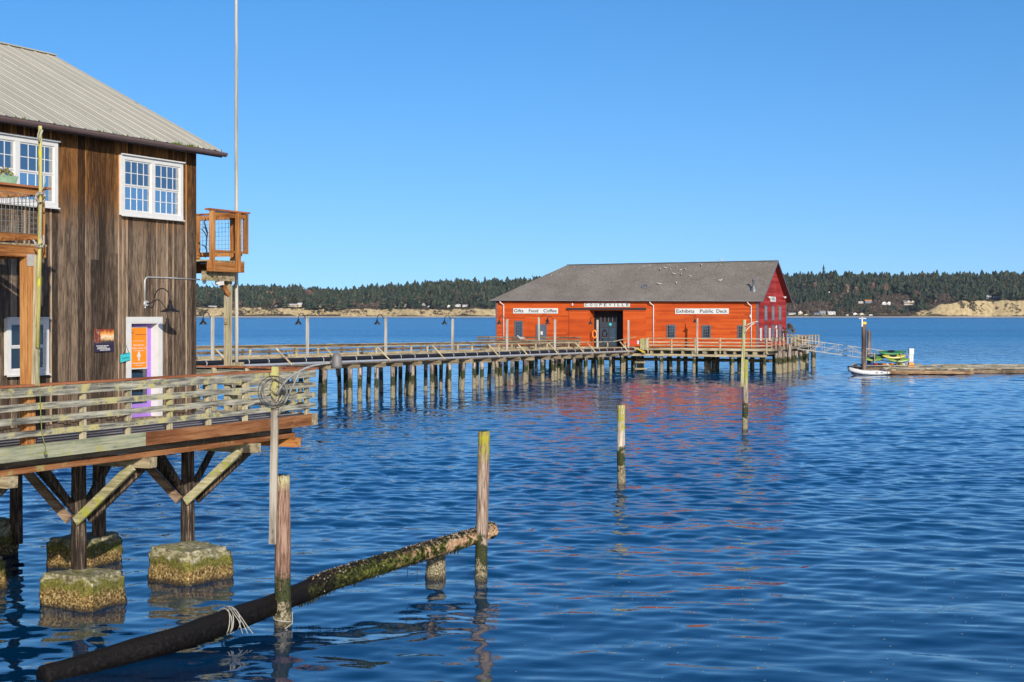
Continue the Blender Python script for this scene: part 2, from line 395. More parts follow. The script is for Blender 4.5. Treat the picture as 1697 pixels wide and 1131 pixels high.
while d[-1] < 640: d.append(d[-1]*(1+.0017+max(0,(d[-1]-110))*.000006))
d = np.array(d); q = np.linspace(-.50,.56,700)
D, Q = np.meshgrid(d, q, indexing='ij'); X = D*Q; Y = D
Z = waves(X, Y, D)
Zf = np.clip((640-D)/30, 0, 1); Z = Z*Zf
o = grid_mesh('water', X, Y, Z, M['water']); tag(o, kind='structure')
# open water beyond and to the sides, one great sheet with a hole where the near waves lie
mb = MB()
zf = 0.0
nL = (d[0]*q[0], d[0]); nR = (d[0]*q[-1], d[0]); fL = (d[-1]*q[0], d[-1]); fR = (d[-1]*q[-1], d[-1])
B_ = 9000
pts = [nL, nR, fR, fL]; out = [(-B_,-300), (B_,-300), (B_,B_), (-B_,B_)]
mb.add([(x,y,zf) for x,y in pts+out], [(4,5,1,0),(5,6,2,1),(6,7,3,2),(7,4,0,3)])
o = mb.build('water', M['water_far']); tag(o, kind='structure')

# ================================================================== far shore
SH = 3200.0
def px2(x, y): return CX+FOC*x/y
def interp(t, tab): return np.interp(t, [a for a,_ in tab], [b for _,b in tab])
BLUFF = [(-400,20),(200,21),(325,22),(420,22),(560,19),(650,20),(700,18),(820,20),(900,17),(1100,12),(1270,5),(1303,3.5),(1430,4),(1500,6),(1520,14),(1540,18),(1558,30),(1600,37),(1640,39),(1697,38),(2300,34)]
RIDGE = [(-400,474),(200,474),(325,473),(420,471),(500,473),(560,477),(620,472),(700,465),(760,463),(820,461),(900,458),(1000,456),(1300,451),(1697,450),(2300,452)]
def ground_h(x, y):
    px = px2(x, y); t = y-SH-14*np.sin(x*.013)-9*np.sin(x*.041+1)
    H = interp(px, BLUFF)*(1+.03*np.sin(x*.05)+.04*np.sin(x*.13))
    top = (HZ-interp(px, RIDGE))/FOC*(SH+650)+EYE-27
    h = np.where(t < 18, np.maximum(-2, t*.16-.5), 2.4)
    rise = np.clip((t-18)/22, 0, 1)**.8
    h = h+(H-2.4)*rise*(t > 18)
    back = np.clip((t-70)/560, 0, 1)
    h = h+(top-H)*np.clip(back,0,1)**.8*(t > 70)
    return h
ty = np.concatenate([np.linspace(SH-30, SH+90, 61), np.linspace(SH+100, SH+900, 60), [SH+1500, SH+3000]])
tx = np.linspace(-1400, 2200, 900)
TY, TX = np.meshgrid(ty, tx, indexing='ij'); TZ = ground_h(TX, TY)
TZ += (np.sin(TX*.21+TY*.3)+np.sin(TX*.47-TY*.2))*.5*(TY > SH+20)
m, nt, b = new_mat('shore_ground'); gm = N(nt, 'ShaderNodeNewGeometry'); tc = N(nt, 'ShaderNodeTexCoord')
sx = N(nt, 'ShaderNodeSeparateXYZ'); nt.links.new(gm.outputs['Position'], sx.inputs[0])
nz = N(nt, 'ShaderNodeSeparateXYZ'); nt.links.new(gm.outputs['True Normal'], nz.inputs[0])
n1 = noise_tex(nt, tc.outputs['Object'], (1,1,1), .02, 6, .65); n2 = noise_tex(nt, tc.outputs['Object'], (1,1,.25), .16, 6, .7)
n3 = noise_tex(nt, tc.outputs['Object'], (.25,1,1), .035, 5, .7)
sand = ramp(nt, n2, [(.35,(.25,.18,.09)),(.5,(.38,.29,.15)),(.7,(.47,.38,.22))])
scrub = ramp(nt, n2, [(.35,(.028,.022,.014)),(.5,(.07,.05,.032)),(.68,(.10,.10,.035))])
# brush grows over the foot and parts of the bluff
zz = math_(nt, 'ADD', sx.outputs[2], math_(nt, 'MULTIPLY', math_(nt, 'SUBTRACT', n3, .5), 26))
foot = ramp(nt, math_(nt, 'DIVIDE', zz, 60), [(.06,1.0),(.10,0.0)])
patch = ramp(nt, n1, [(.57,0.0),(.60,1.0)])
veg = math_(nt, 'MAXIMUM', foot, patch)
flat = ramp(nt, nz.outputs[2], [(.86,0.0),(.93,1.0)])
veg = math_(nt, 'MAXIMUM', veg, flat)
colr = mix(nt, veg, sand, scrub)
beach = ramp(nt, math_(nt, 'DIVIDE', sx.outputs[2], 10), [(.25,1.0),(.31,0.0)])
colr = mix(nt, beach, colr, (.36,.34,.30))
nt.links.new(colr, b.inputs['Base Color']); b.inputs['Roughness'].default_value = 1; b.inputs['Specular IOR Level'].default_value = 0
M['shore'] = m
o = grid_mesh('terrain', TX, TY, TZ, M['shore']); tag(o, kind='structure')

def ground_hit(px, py):
    q = (px-CX)/FOC; y = SH+16.0
    while y < SH+900:
        if ground_h(np.array(q*y), np.array(y)) >= EYE-(py-HZ)/FOC*y: break
        y += 2.0
    return q*y, y, float(ground_h(np.array(q*y), np.array(y)))

def leaf_mat(name, stops, s=.05):
    m, nt, b = new_mat(name); gm = N(nt, 'ShaderNodeNewGeometry'); tc = N(nt, 'ShaderNodeTexCoord')
    n = noise_tex(nt, tc.outputs['Object'], (1,1,1), s, 4, .6)
    f = math_(nt, 'ADD', math_(nt, 'MULTIPLY', gm.outputs['Random Per Island'], .55), math_(nt, 'MULTIPLY', n, .5))
    nt.links.new(ramp(nt, f, stops), b.inputs['Base Color']); b.inputs['Roughness'].default_value = .9
    b.inputs['Specular IOR Level'].default_value = .05
    return m
M['fir'] = leaf_mat('fir_foliage', [(.2,(.012,.024,.018)),(.45,(.026,.042,.028)),(.62,(.045,.058,.034)),(.85,(.085,.083,.050))], .03)
M['oak'] = leaf_mat('mixed_foliage', [(.2,(.025,.030,.018)),(.5,(.055,.055,.030)),(.7,(.085,.070,.050)),(.9,(.12,.10,.07))], .02)
M['scrub'] = leaf_mat('scrub_foliage', [(.2,(.045,.032,.028)),(.42,(.11,.078,.068)),(.52,(.06,.07,.03)),(.62,(.12,.085,.072)),(.85,(.23,.17,.12))], .03)
M['twig'] = leaf_mat('bare_twigs', [(.2,(.12,.075,.05)),(.5,(.24,.16,.11)),(.85,(.36,.27,.19))])
M['twig_red'] = leaf_mat('reddish_twigs', [(.2,(.13,.06,.055)),(.5,(.22,.12,.10)),(.85,(.30,.19,.16))])
M['bark'] = plain('grey_bark', (.16,.13,.11), .9, var=.3, s=.5)

def conifer_template(r, tiers, full=False):
    """tree one metre high; tiers of drooping branch fans"""
    vs = []; fs = []
    def put(p, f): n = len(vs); vs.extend(p); fs.extend([tuple(i+n for i in t) for t in f])
    lo = r.uniform(.16,.34)
    for k in range(tiers):
        t = k/(tiers-1); z = lo+(.94-lo)*t; rad = (.18*(1-t)**.75+.025)*r.uniform(.75,1.25)
        h = (1-lo)/tiers*1.9
        a0 = r.uniform(0,6.3); nb = 5 if not full else 8; cx, cy = r.uniform(-.012,.012), r.uniform(-.012,.012)
        for j in range(nb):
            a = a0+2*math.pi*j/nb; rr = rad*r.uniform(.6,1.25); dz = r.uniform(-.03,.02)
            w_ = .62*2*math.pi/nb
            put([(cx,cy,min(z+h,1.0)), (cx+rr*math.cos(a-w_),cy+rr*math.sin(a-w_),z+dz), (cx+rr*1.15*math.cos(a),cy+rr*1.15*math.sin(a),z+dz-.035),
                 (cx+rr*math.cos(a+w_),cy+rr*math.sin(a+w_),z+dz)], [(0,1,2),(0,2,3)])
    put([(-.008,0,0),(.008,0,0),(0,.012,0),(0,0,.7)], [(0,1,3),(1,2,3),(2,0,3)])
    return np.array(vs, np.float32), np.array(fs, np.int32)
def round_template(r, n=26, bare=False):
    vs = []; fs = []
    for k in range(n):
        u = r.normal(size=3); u /= np.linalg.norm(u); rr = r.uniform(.55,1)
        c = np.array([u[0]*.40*rr, u[1]*.40*rr, .58+u[2]*.40*rr])
        s_ = r.uniform(.07,.15)
        p = [c+r.normal(size=3)*s_ for _ in range(3)]; m0 = len(vs); vs += p; fs.append((m0,m0+1,m0+2))
    for k in range(3):
        e = r.normal(size=2)*.16; m0 = len(vs); vs += [np.array([-.015,0,0]), np.array([.015,0,0]), np.array([e[0],e[1],.75])]; fs.append((m0,m0+1,m0+2))
    return np.array(vs, np.float32), np.array(fs, np.int32)
def scatter(name, temps, places, mat, seed=1):
    r = np.random.default_rng(seed); V = []; F = []; n = 0
    idx = r.integers(0, len(temps), len(places))
    P_ = np.array(places, np.float32)                          # x y z height width
    for t, (tv, tf) in enumerate(temps):
        s = P_[idx == t]
        if not len(s): continue
        a = r.uniform(0, 6.28, len(s)); ca, sa = np.cos(a)[:,None], np.sin(a)[:,None]
        x = (tv[None,:,0]*ca-tv[None,:,1]*sa)*s[:,4:5]+s[:,0:1]; y = (tv[None,:,0]*sa+tv[None,:,1]*ca)*s[:,4:5]+s[:,1:2]
        z = tv[None,:,2]*s[:,3:4]+s[:,2:3]
        V.append(np.stack([x,y,z],-1).reshape(-1,3))
        F.append((tf[None]+(np.arange(len(s))*len(tv))[:,None,None]+n).reshape(-1,3)); n += len(s)*len(tv)
    V = np.concatenate(V); F = np.concatenate(F).astype(np.int32)
    me = bpy.data.meshes.new(name); me.vertices.add(len(V)); me.vertices.foreach_set('co', V.ravel())
    me.loops.add(F.size); me.loops.foreach_set('vertex_index', F.ravel())
    me.polygons.add(len(F)); me.polygons.foreach_set('loop_start', np.arange(len(F), dtype=np.int32)*3)
    me.update(calc_edges=True); me.materials.append(mat)
    o = bpy.data.objects.new(name, me); COL.objects.link(o); return o

# houses of the far shore: px, py of the base, width m, height m, wall, roof, label
WALLS = {'w': plain('white_clapboard', (.72,.70,.66), .7, var=.1, s=.3), 'c': plain('cream_clapboard', (.62,.54,.40), .7, var=.1, s=.3),
         'g': plain('grey_clapboard', (.30,.32,.34), .7, var=.1, s=.3), 'b': plain('blue_grey_clapboard', (.20,.25,.33), .7, var=.1, s=.3),
         't': plain('tan_clapboard', (.42,.34,.24), .7, var=.1, s=.3)}
ROOFS = {'d': plain('dark_shingles', (.07,.07,.08), .9, var=.2, s=.3), 'g': plain('grey_shingles', (.20,.20,.20), .9, var=.2, s=.3),
         'o': plain('orange_tiles', (.50,.19,.06), .9, var=.2, s=.3), 'w': plain('pale_roof', (.50,.49,.47), .9, var=.2, s=.3),
         't': plain('green_teal_roof', (.05,.30,.25), .7, var=.2, s=.3)}
HOUSES = [
 (1313,522.5,15,5,'w','g','long white waterfront house, leftmost beside the red building'),
 (1327,522.5,8,8,'c','w','tall cream gabled house at the right end of the long white one'),
 (1337,523.5,9,3,'c','t','low cream cottage between the white house and the blue-grey beach house'),
 (1355,522.5,12,6,'b','d','blue-grey beach house with dark roof and balcony front'),
 (1364,522.5,12,8,'g','g','grey gabled beach house with big front window'),
 (1379,522.5,15,7,'w','w','pale beach house with a wide white gable'),
 (1418,523,8,5,'w','d','small white house with dark roof on the beach'),
 (1429,523.5,8,5,'c','w','small cream box house on the beach'),
 (1444,524,7,3,'w','g','low white shed on the beach, nearest the brown scrub slope'),
 (1405,523.8,5,2.5,'w','w','tiny white hut on the beach beside the green lawn'),
 (1427,504,10,5,'c','w','cream cottage left of the orange-roofed house'),
 (1440,503,14,7,'b','o','hillside house with an orange roof'),
 (1466,506,9,7,'w','d','white hillside house half hidden by dark firs'),
 (1474,506,7,7,'w','d','narrow white hillside house beside the dark firs'),
 (1510,506,28,9,'t','g','large hillside lodge with gables and a pale deck rail'),
 (1442,478,24,4,'w','w','long low white building high on the hillside'),
 (1499,486,9,5,'w','g','white house among the firs above the lodge'),
 (1522,493,7,4,'w','d','small pale house by the firs right of the lodge'),
 (1375,485.5,6,3,'w','w','small white roof among the hillside trees above the beach'),
 (1339,477.5,4,3,'w','w','tiny white cottage highest on the wooded slope at left'),
 (457,509,13,6,'w','d','white bluff-top house with dark roof, left of the bare trees'),
 (484,509,20,6,'t','w','long tan bluff-top house below the reddish bare trees'),
 (497,509,10,8,'c','w','yellow-cream gabled house on the bluff'),
 (531,509.5,9,6,'c','g','small cream house right of the bare trees on the bluff'),
 (655,509.5,8,6,'c','o','cream house with orange roof on the bluff, left of the green gully'),
 (673,509,9,5,'t','w','tan house on the bluff just left of the green gully'),
 (702,508,9,6,'g','w','grey house on the bluff above the green gully'),
 (712,510,8,4,'w','g','white house on the bluff right of the gully'),
 (744,510,7,5,'w','w','small white house on the bluff, left one of a close row'),
 (758,509,12,5,'w','w','wide white house on the bluff left of the red building'),
 (771,509,11,5,'w','g','white bluff house with grey roof, last before the red building'),
 (819,484,6,7,'b','t','teal-roofed house high in the forest just left of the red building'),
 (1639,495,12,6,'g','w','grey house under the firs on the right-hand sandy bluff'),
 (1653,495,12,4,'g','w','low grey house between firs on the right-hand sandy bluff'),
 (352,509.5,20,3,'w','w','row of low pale cabins under the firs behind the balcony posts'),
]
CLEAR = []
for (px,py,wd,ht,wc,rc,lab) in HOUSES:
    x, y, z = ground_hit(px, py); y += 3; wd *= 1.15; ht *= 1.2; CLEAR.append((x,y,wd))
    t = thing('house', lab, 'house', W, (x,y,z-1), 'houses on the far shore')
    dp = wd*.55; mb = MB(); mb.box(x-wd/2,x+wd/2,y,y+dp,z-1,z+ht*.62); e = .05
    gable = wd < 11
    if gable:
        mb.poly([(x-wd/2,y,z+ht*.62),(x+wd/2,y,z+ht*.62),(x,y,z+ht)], (0,dp,0))
    mb.build('wall', WALLS[wc], t, True)
    mb = MB(); o_ = .5
    if gable:
        for s_ in (-1,1):
            mb.poly([(x,y-o_,z+ht+.1),(x+s_*(wd/2+o_),y-o_,z+ht*.58),(x+s_*(wd/2+o_),y-o_,z+ht*.58+.3),(x,y-o_,z+ht+.4)], (0,dp+2*o_,0))
    else:
        mb.poly([(x-wd/2-o_,y-o_,z+ht*.6),(x-wd/2-o_,y+dp+o_,z+ht*.6),(x-wd/2-o_,y+dp/2,z+ht)], (wd+2*o_,0,0))
    mb.build('roof', ROOFS[rc], t, True)
    nw = max(2, int(wd/3.2))
    for k in range(nw):
        wx = x-wd/2+wd*(k+.5)/nw; mb = MB(); mb.box(wx-.8,wx+.8,y-.12,y+.05,z+ht*.16,z+ht*.46); mb.build('window', M['dark_in'], t)
    if wd > 20 and rc == 'g':
        for gx in (-5, 5):
            mb = MB(); mb.poly([(x+gx-4,y-.6,z+ht*.62),(x+gx+4,y-.6,z+ht*.62),(x+gx,y-.6,z+ht*1.05)], (0,3,0)); mb.build('gable', WALLS['c'], t, True)
        mb = MB(); mb.box(x-wd/2,x+wd/2,y-2.4,y-.2,z+ht*.02,z+ht*.1); mb.build('balcony', WALLS['w'], t)

r = np.random.default_rng(3)
con_t = [conifer_template(r, 6) for _ in range(9)]; rnd_t = [round_template(r) for _ in range(6)]
firs_l, firs_r, scr, oaks = [], [], [], []
def blocked(x, y, extra=0):
    for hx, hy, hw in CLEAR:
        if abs(x-hx*(y/hy)) < hw*.5+3+extra and -75 < y-hy < 12: return True
    return False
y = SH+46.0
while y < SH+760:
    step = 6.5+(y-SH)*.008
    x = -.34*y
    while x < .60*y:
        xx = x+r.uniform(-.5,.5)*step; yy = y+r.uniform(-.5,.5)*step; px = px2(xx, yy); t = yy-SH
        x += step*r.uniform(.8,1.25)
        low_right = 1240 < px < 1520
        patchy = math.sin(xx*.019+yy*.011)+math.sin(xx*.043-yy*.023)+.5*math.sin(xx*.11)
        if blocked(xx, yy): continue
        z = float(ground_h(np.array(xx), np.array(yy)))
        if low_right and t < 330:
            if t < 60: continue
            if t < 200 and patchy > .6 and r.random() < .5: firs_r.append((xx,yy,z-1,r.uniform(12,20),r.uniform(16,22)))
            elif t >= 200 and patchy > -.1: firs_r.append((xx,yy,z-1,r.uniform(16,27),r.uniform(18,26)))
            else: scr.append((xx,yy,z-1,r.uniform(6,12),r.uniform(8,15)))
            continue
        if t < 58 and patchy < .1 : continue
        if patchy < -1.35 and t < 320:
            scr.append((xx,yy,z-1,r.uniform(9,17),r.uniform(9,14))); continue
        h = (r.uniform(13,24)+5*math.sin(xx*.037+yy*.02)+3*math.sin(xx*.09)) if r.random() < .92 else r.uniform(26,35)
        if r.random() < .17: oaks.append((xx,yy,z-1,h*.8,h*.95)); continue
        (firs_l if px < 1000 else firs_r).append((xx,yy,z-1,h,h*r.uniform(1.1,1.9)))
    y += step*1.15
# brush along the lip and foot of the bluffs, low scrub of the right-hand slope
for k in range(5200):
    xx = r.uniform(-1000, 1500); t = r.choice([r.uniform(20,34), r.uniform(44,60)]); yy = SH+t+14*math.sin(xx*.013)+9*math.sin(xx*.041+1)
    px = px2(xx, yy); pat = math.sin(xx*.03)+math.sin(xx*.071+2)
    if blocked(xx, yy, 2): continue
    if t < 40 and not (1235 < px < 1480) and pat < (.7 if px > 1400 else -.1): continue
    z = float(ground_h(np.array(xx), np.array(yy))); scr.append((xx,yy,z-.6,r.uniform(2,5),r.uniform(4,9)))
o = scatter('forest', con_t, firs_l, M['fir'], 2); tag(o, 'dense dark fir forest along the left bluff across the water', 'forest', kind='stuff')
o = scatter('forest', con_t, firs_r, M['fir'], 3); tag(o, 'dark fir forest on the hill right of the red building', 'forest', kind='stuff')
o = scatter('forest', [round_template(r, 70) for _ in range(5)], oaks, M['oak'], 6); tag(o, 'rounder olive-brown trees mixed through the fir forest', 'forest', kind='stuff')
o = scatter('scrub', rnd_t, scr, M['scrub'], 4); tag(o, 'brown leafless scrub covering the far shore banks', 'scrub', kind='stuff')
# trees that stand out
tall = conifer_template(np.random.default_rng(21), 9, True)
x, yv, z = at_d(1365, 455, SH+520); gz = float(ground_h(np.array(x), np.array(yv)))
top = EYE+(HZ-438)/FOC*yv
o = scatter('fir_tree', [tall], [(x,yv,gz,top-gz,30)], M['fir'], 5); tag(o, 'tallest fir rising alone above the forest skyline', 'tree')
BARE = [(1404,477,16,15,'twig','tall tan leafless tree, left of the long white hillside building'),(1419,479,11,12,'twig','smaller tan leafless tree nearest the long white hillside building'),
        (1447,473,17,10,'twig_red','slender reddish leafless tree behind the long white building'),(1468,476,18,17,'twig','broad olive-tan leafless tree right of the long white building'),
        (1517,489,20,17,'twig_red','pinkish leafless tree standing above the large lodge'),(1351,472,12,10,'twig_red','small red-brown leafless tree in the firs near the red building'),
        (1411,516,10,11,'twig','round tan shrub-like tree on the beach by the small hut'),(1312,492,15,16,'twig','tan leafless tree just right of the red gable'),
        (1338,517,8,11,'twig','tan bushy tree between the beach houses'),
        (447,488,17,24,'twig','broad grey-tan leafless tree over the left bluff'),(511,487,20,24,'twig_red','broad reddish leafless tree over the long tan bluff house'),
        (455,502,14,9,'twig','slim tan leafless tree beside the white bluff house'),(492,500,16,13,'twig_red','reddish leafless tree directly behind the long tan bluff house'),
        (687,492,20,9,'twig','slender pale leafless tree in the middle of the left forest'),(720,493,16,11,'twig','tan leafless tree right of the slender pale one')]
bt = [round_template(np.random.default_rng(40+i), 420, True) for i in range(4)]
for i, (px,py,h,wd,mt,lab) in enumerate(BARE):
    t0 = 90 if py > 500 else 260
    yv = SH+t0; x = (px-CX)/FOC*yv; mid = EYE-(py-HZ)/FOC*yv
    gz = float(ground_h(np.array(x), np.array(yv)))
    if mid-h*.6 < gz: gz = mid-h*.6
    z0 = mid-h*.58; base = min(gz, z0)
    t = thing('bare_tree', lab, 'tree', W, (x,yv,base), 'leafless trees on the far shore')
    tv, tf = bt[i%4]; mb = MB()
    mb.add([(x+a*wd*.8, yv+b_*wd*.8, z0+c_*h) for a,b_,c_ in tv.tolist()], [tuple(f) for f in tf.tolist()]); mb.build('crown', M[mt], t)
    mb = MB(); mb.tube([(x,yv,base-1),(x+.2,yv,z0+h*.3),(x,yv,z0+h*.6)], [.45,.3,.12], 5)
    for k in range(5):
        a = k*1.3; mb.tube([(x,yv,z0+h*.28),(x+math.cos(a)*wd*.25,yv+math.sin(a)*wd*.25,z0+h*.7)], [.2,.06], 4)
    mb.build('trunk', M['bark'], t)

# flecks of foam drifting on the near water
fr_ = np.random.default_rng(9); fx = []; 
fd = fr_.uniform(23.5, 34, 130); fq = fr_.uniform(-.02,.36,130)+.03*np.sin(fd*3); fX = fd*fq; fZ = waves(fX, fd, fd)
mb = MB()
for x_, y_, z_ in zip(fX, fd, fZ):
    e = random.uniform(.006,.02)*(2 if random.random() < .06 else 1); k_ = random.randint(4,6)
    mb.add([(x_+e*1.5*math.cos(6.283*j/k_+e), y_+e*math.sin(6.283*j/k_), z_+.004) for j in range(k_)]+[(x_,y_,z_+.012)], [(j,(j+1)%k_,k_) for j in range(k_)])
o = mb.build('foam_flecks', plain('sea_foam', (.22,.26,.28), .7), None); tag(o, 'tiny pale foam flecks drifting on the near dark water', 'foam', kind='stuff')

# ================================================================== left building
DZ = 3.76            # deck surface
WB = 2.8             # wall plane
aC = 28.52           # right-hand corner of the wall
bld = thing('wooden_building', 'weathered brown board-clad building with pale metal roof above the water', 'building', L, (20, 5, DZ))
DA0, DA1, DTOP = 25.97, 27.22, 6.2
def siding():
    mb = MB(); bt = MB(); a = 8.0
    seams = [DA0+.02, DA1-.02, aC]
    while a < aC-.02:
        w_ = random.choice([.14,.17,.2,.22,.24,.27])*random.uniform(.95,1.05); b1 = a+w_
        for s_ in seams:
            if a < s_-.001 and b1 > s_-.07: b1 = s_; break
        zb = 3.84+random.uniform(-.03,.035)
        if DA0+.01 < (a+b1)/2 < DA1-.01: zb = DTOP-.02
        j = random.uniform(0,.014)
        # a board: long strip with slight cupping and several lengths
        n = 8; zt = 10.42; split = None
        if random.random() < .3 and zb < 5: split = random.uniform(7.4, 9.6)
        segs = [(zb, zt)] if split is None else [(zb, split), (split+.006, zt)]
        for (z0, z1) in segs:
            jj = j+random.uniform(0,.004)
            mb.bar(((a+b1)/2, WB-.0125-jj, z0), ((a+b1)/2, WB-.0125-jj, z1), .025, b1-a-.013, up=(1,0,0), n=n, jit=.0016)
        if random.random() < .55 and b1 < aC-.1:
            bt.bar((b1, WB-.033-j, zb+random.uniform(0,.02)), (b1, WB-.033-j, zt), .018, random.choice([.022,.03,.045]), up=(1,0,0), n=n, jit=.0015)
        a = b1
    mb.box(aC-.07, aC, WB-.045, WB-.026, 3.83, 10.42)
    return mb, bt
sd_, bt_ = siding(); wall = sd_.build('wall', M['siding'], bld, True); bt_.build('batten', M['batten'], wall, True)
mb = MB()                                             # carcass behind the boards, floor and end walls
mb.box(8, DA0-.0, WB+.003, 3.2, 3.5, 10.30); mb.box(DA1, aC-.028, WB+.003, 3.2, 3.5, 10.30); mb.box(DA0, DA1, WB+.003, 3.2, DTOP, 10.30)
mb.box(8, aC-.028, 3.2, 13.1, 3.5, 10.30)
mb.poly([(aC-.03,WB+.01,10.30),(aC-.03,13.1,10.30),(aC-.03,7.97,12.95)], (-.1,0,0))
mb.box(9, aC-.5, 3.6, 12.6, 3.28, 3.5)
mb.build('carcass', M['siding_dark'], bld, True)
mb = MB(); b0 = 3.0                                   # end wall boards
b_ = WB
while b_ < 13.05:
    w_ = random.uniform(.15,.26); zt = 10.35+max(0,(min(b_,15.94-b_)-WB))*.505
    mb.box(aC-.027, aC+random.uniform(-.004,.006), b_+.003, min(b_+w_,13.1)-.003, 3.86, zt-.08); b_ += w_
mb.build('end_wall', M['siding_dark'], bld)
# roof
A0, A1 = 8.0, 29.08; EB, EZ = 2.33, 10.37; RB, RZ = 7.97, 13.25
def roof_side(bE, bR):
    mb = MB(); prof = []; a = A0; rib = .46
    while a < A1-.01:
        for da, dz in ((0,0),(.02,.024),(.05,.024),(.07,0),(.19,0),(.20,.008),(.23,.008),(.24,0),(.33,0),(.34,.008),(.37,.008),(.38,0)):
            if a+da <= A1: prof.append((a+da, dz))
        a += rib
    prof.append((A1, 0)); n = len(prof); vs = []; fs = []; K = 6
    for k in range(K+1):
        t = k/K
        for (pa, dz) in prof: vs.append((pa, bE+(bR-bE)*t, EZ+(RZ-EZ)*t+dz+random.uniform(-.002,.002)))
    for k in range(K):
        for i in range(n-1): fs.append((k*n+i, k*n+i+1, (k+1)*n+i+1, (k+1)*n+i))
    mb.add(vs, fs); return mb
m, nt, b = new_mat('ribbed_metal_roof'); tc = N(nt, 'ShaderNodeTexCoord')
n1 = noise_tex(nt, tc.outputs['Object'], (1,.25,.25), 1.4, 5); n2 = noise_tex(nt, tc.outputs['Object'], (5,.8,.8), 2.4, 6, .75)
cc = ramp(nt, n1, [(.3,(.34,.315,.245)),(.7,(.43,.40,.32))]); sp = ramp(nt, n2, [(.635,0.0),(.68,1.0)])
cc = mix(nt, sp, cc, (.07,.065,.035)); nt.links.new(cc, b.inputs['Base Color']); b.inputs['Roughness'].default_value = .55
b.inputs['Specular IOR Level'].default_value = .3
M['roof_metal'] = m
rf = roof_side(EB, RB).build('roof', M['roof_metal'], bld)
mb = roof_side(13.61, RB); mb.build('roof', M['roof_metal'], bld)
mb = MB(); mb.bar((A0,RB,RZ+.02),(A1-.02,RB,RZ+.02),.16,.03); mb.build('ridge_cap', M['roof_metal'], bld)
mb = MB(); n_ = 40                                     # soffit and fascia under the sheet
mb.poly([(A0,EB+.04,EZ-.03),(A0,RB,RZ-.05),(A0,RB,RZ-.16),(A0,EB+.04,EZ-.15)], (A1-A0-.02,0,0))
mb.poly([(A0,13.57,EZ-.03),(A0,RB,RZ-.05),(A0,RB,RZ-.16),(A0,13.57,EZ-.15)], (A1-A0-.02,0,0))
mb.build('eave_board', M['gutter'], bld, True)
mb = MB()                                              # half-round gutter
vs=[];fs=[];seg=8
for a in (A0, A1+.03):
    for j in range(seg+1):
        an = math.pi+math.pi*j/seg; vs.append((a, EB-.03+.075*math.cos(an), EZ-.03+.10*math.sin(an)))
    for j in range(seg,-1,-1):
        an = math.pi+math.pi*j/seg; vs.append((a, EB-.03+.063*math.cos(an), EZ-.03+.088*math.sin(an)))
n=2*(seg+1)
for j in range(n): fs.append((j,(j+1)%n,(j+1)%n+n,j+n))
mb.add(vs,fs,True); mb.poly([(A1+.03,EB-.03+.075*math.cos(math.pi+math.pi*j/seg),EZ-.03+.10*math.sin(math.pi+math.pi*j/seg)) for j in range(seg+1)],(-.006,0,0))
mb.build('gutter', M['gutter'], bld, True)
mb = MB()                                              # moss tufts in the gutter
for k in range(150):
    a = random.choice([random.uniform(18,29), random.gauss(27.2,.1), random.gauss(27.75,.1)]); s_ = random.uniform(.015,.05)
    p = Vector((a, EB-.02+random.uniform(-.03,.03), EZ-.02)); mb.poly([p, p+Vector((s_,0,.01)), p+Vector((s_*.5,random.uniform(-.02,.02),s_*1.8))])
M['moss'] = plain('gutter_moss', (.10,.14,.02), .95, var=.4, s=20, spec=.05); mb.build('moss', M['moss'], bld)

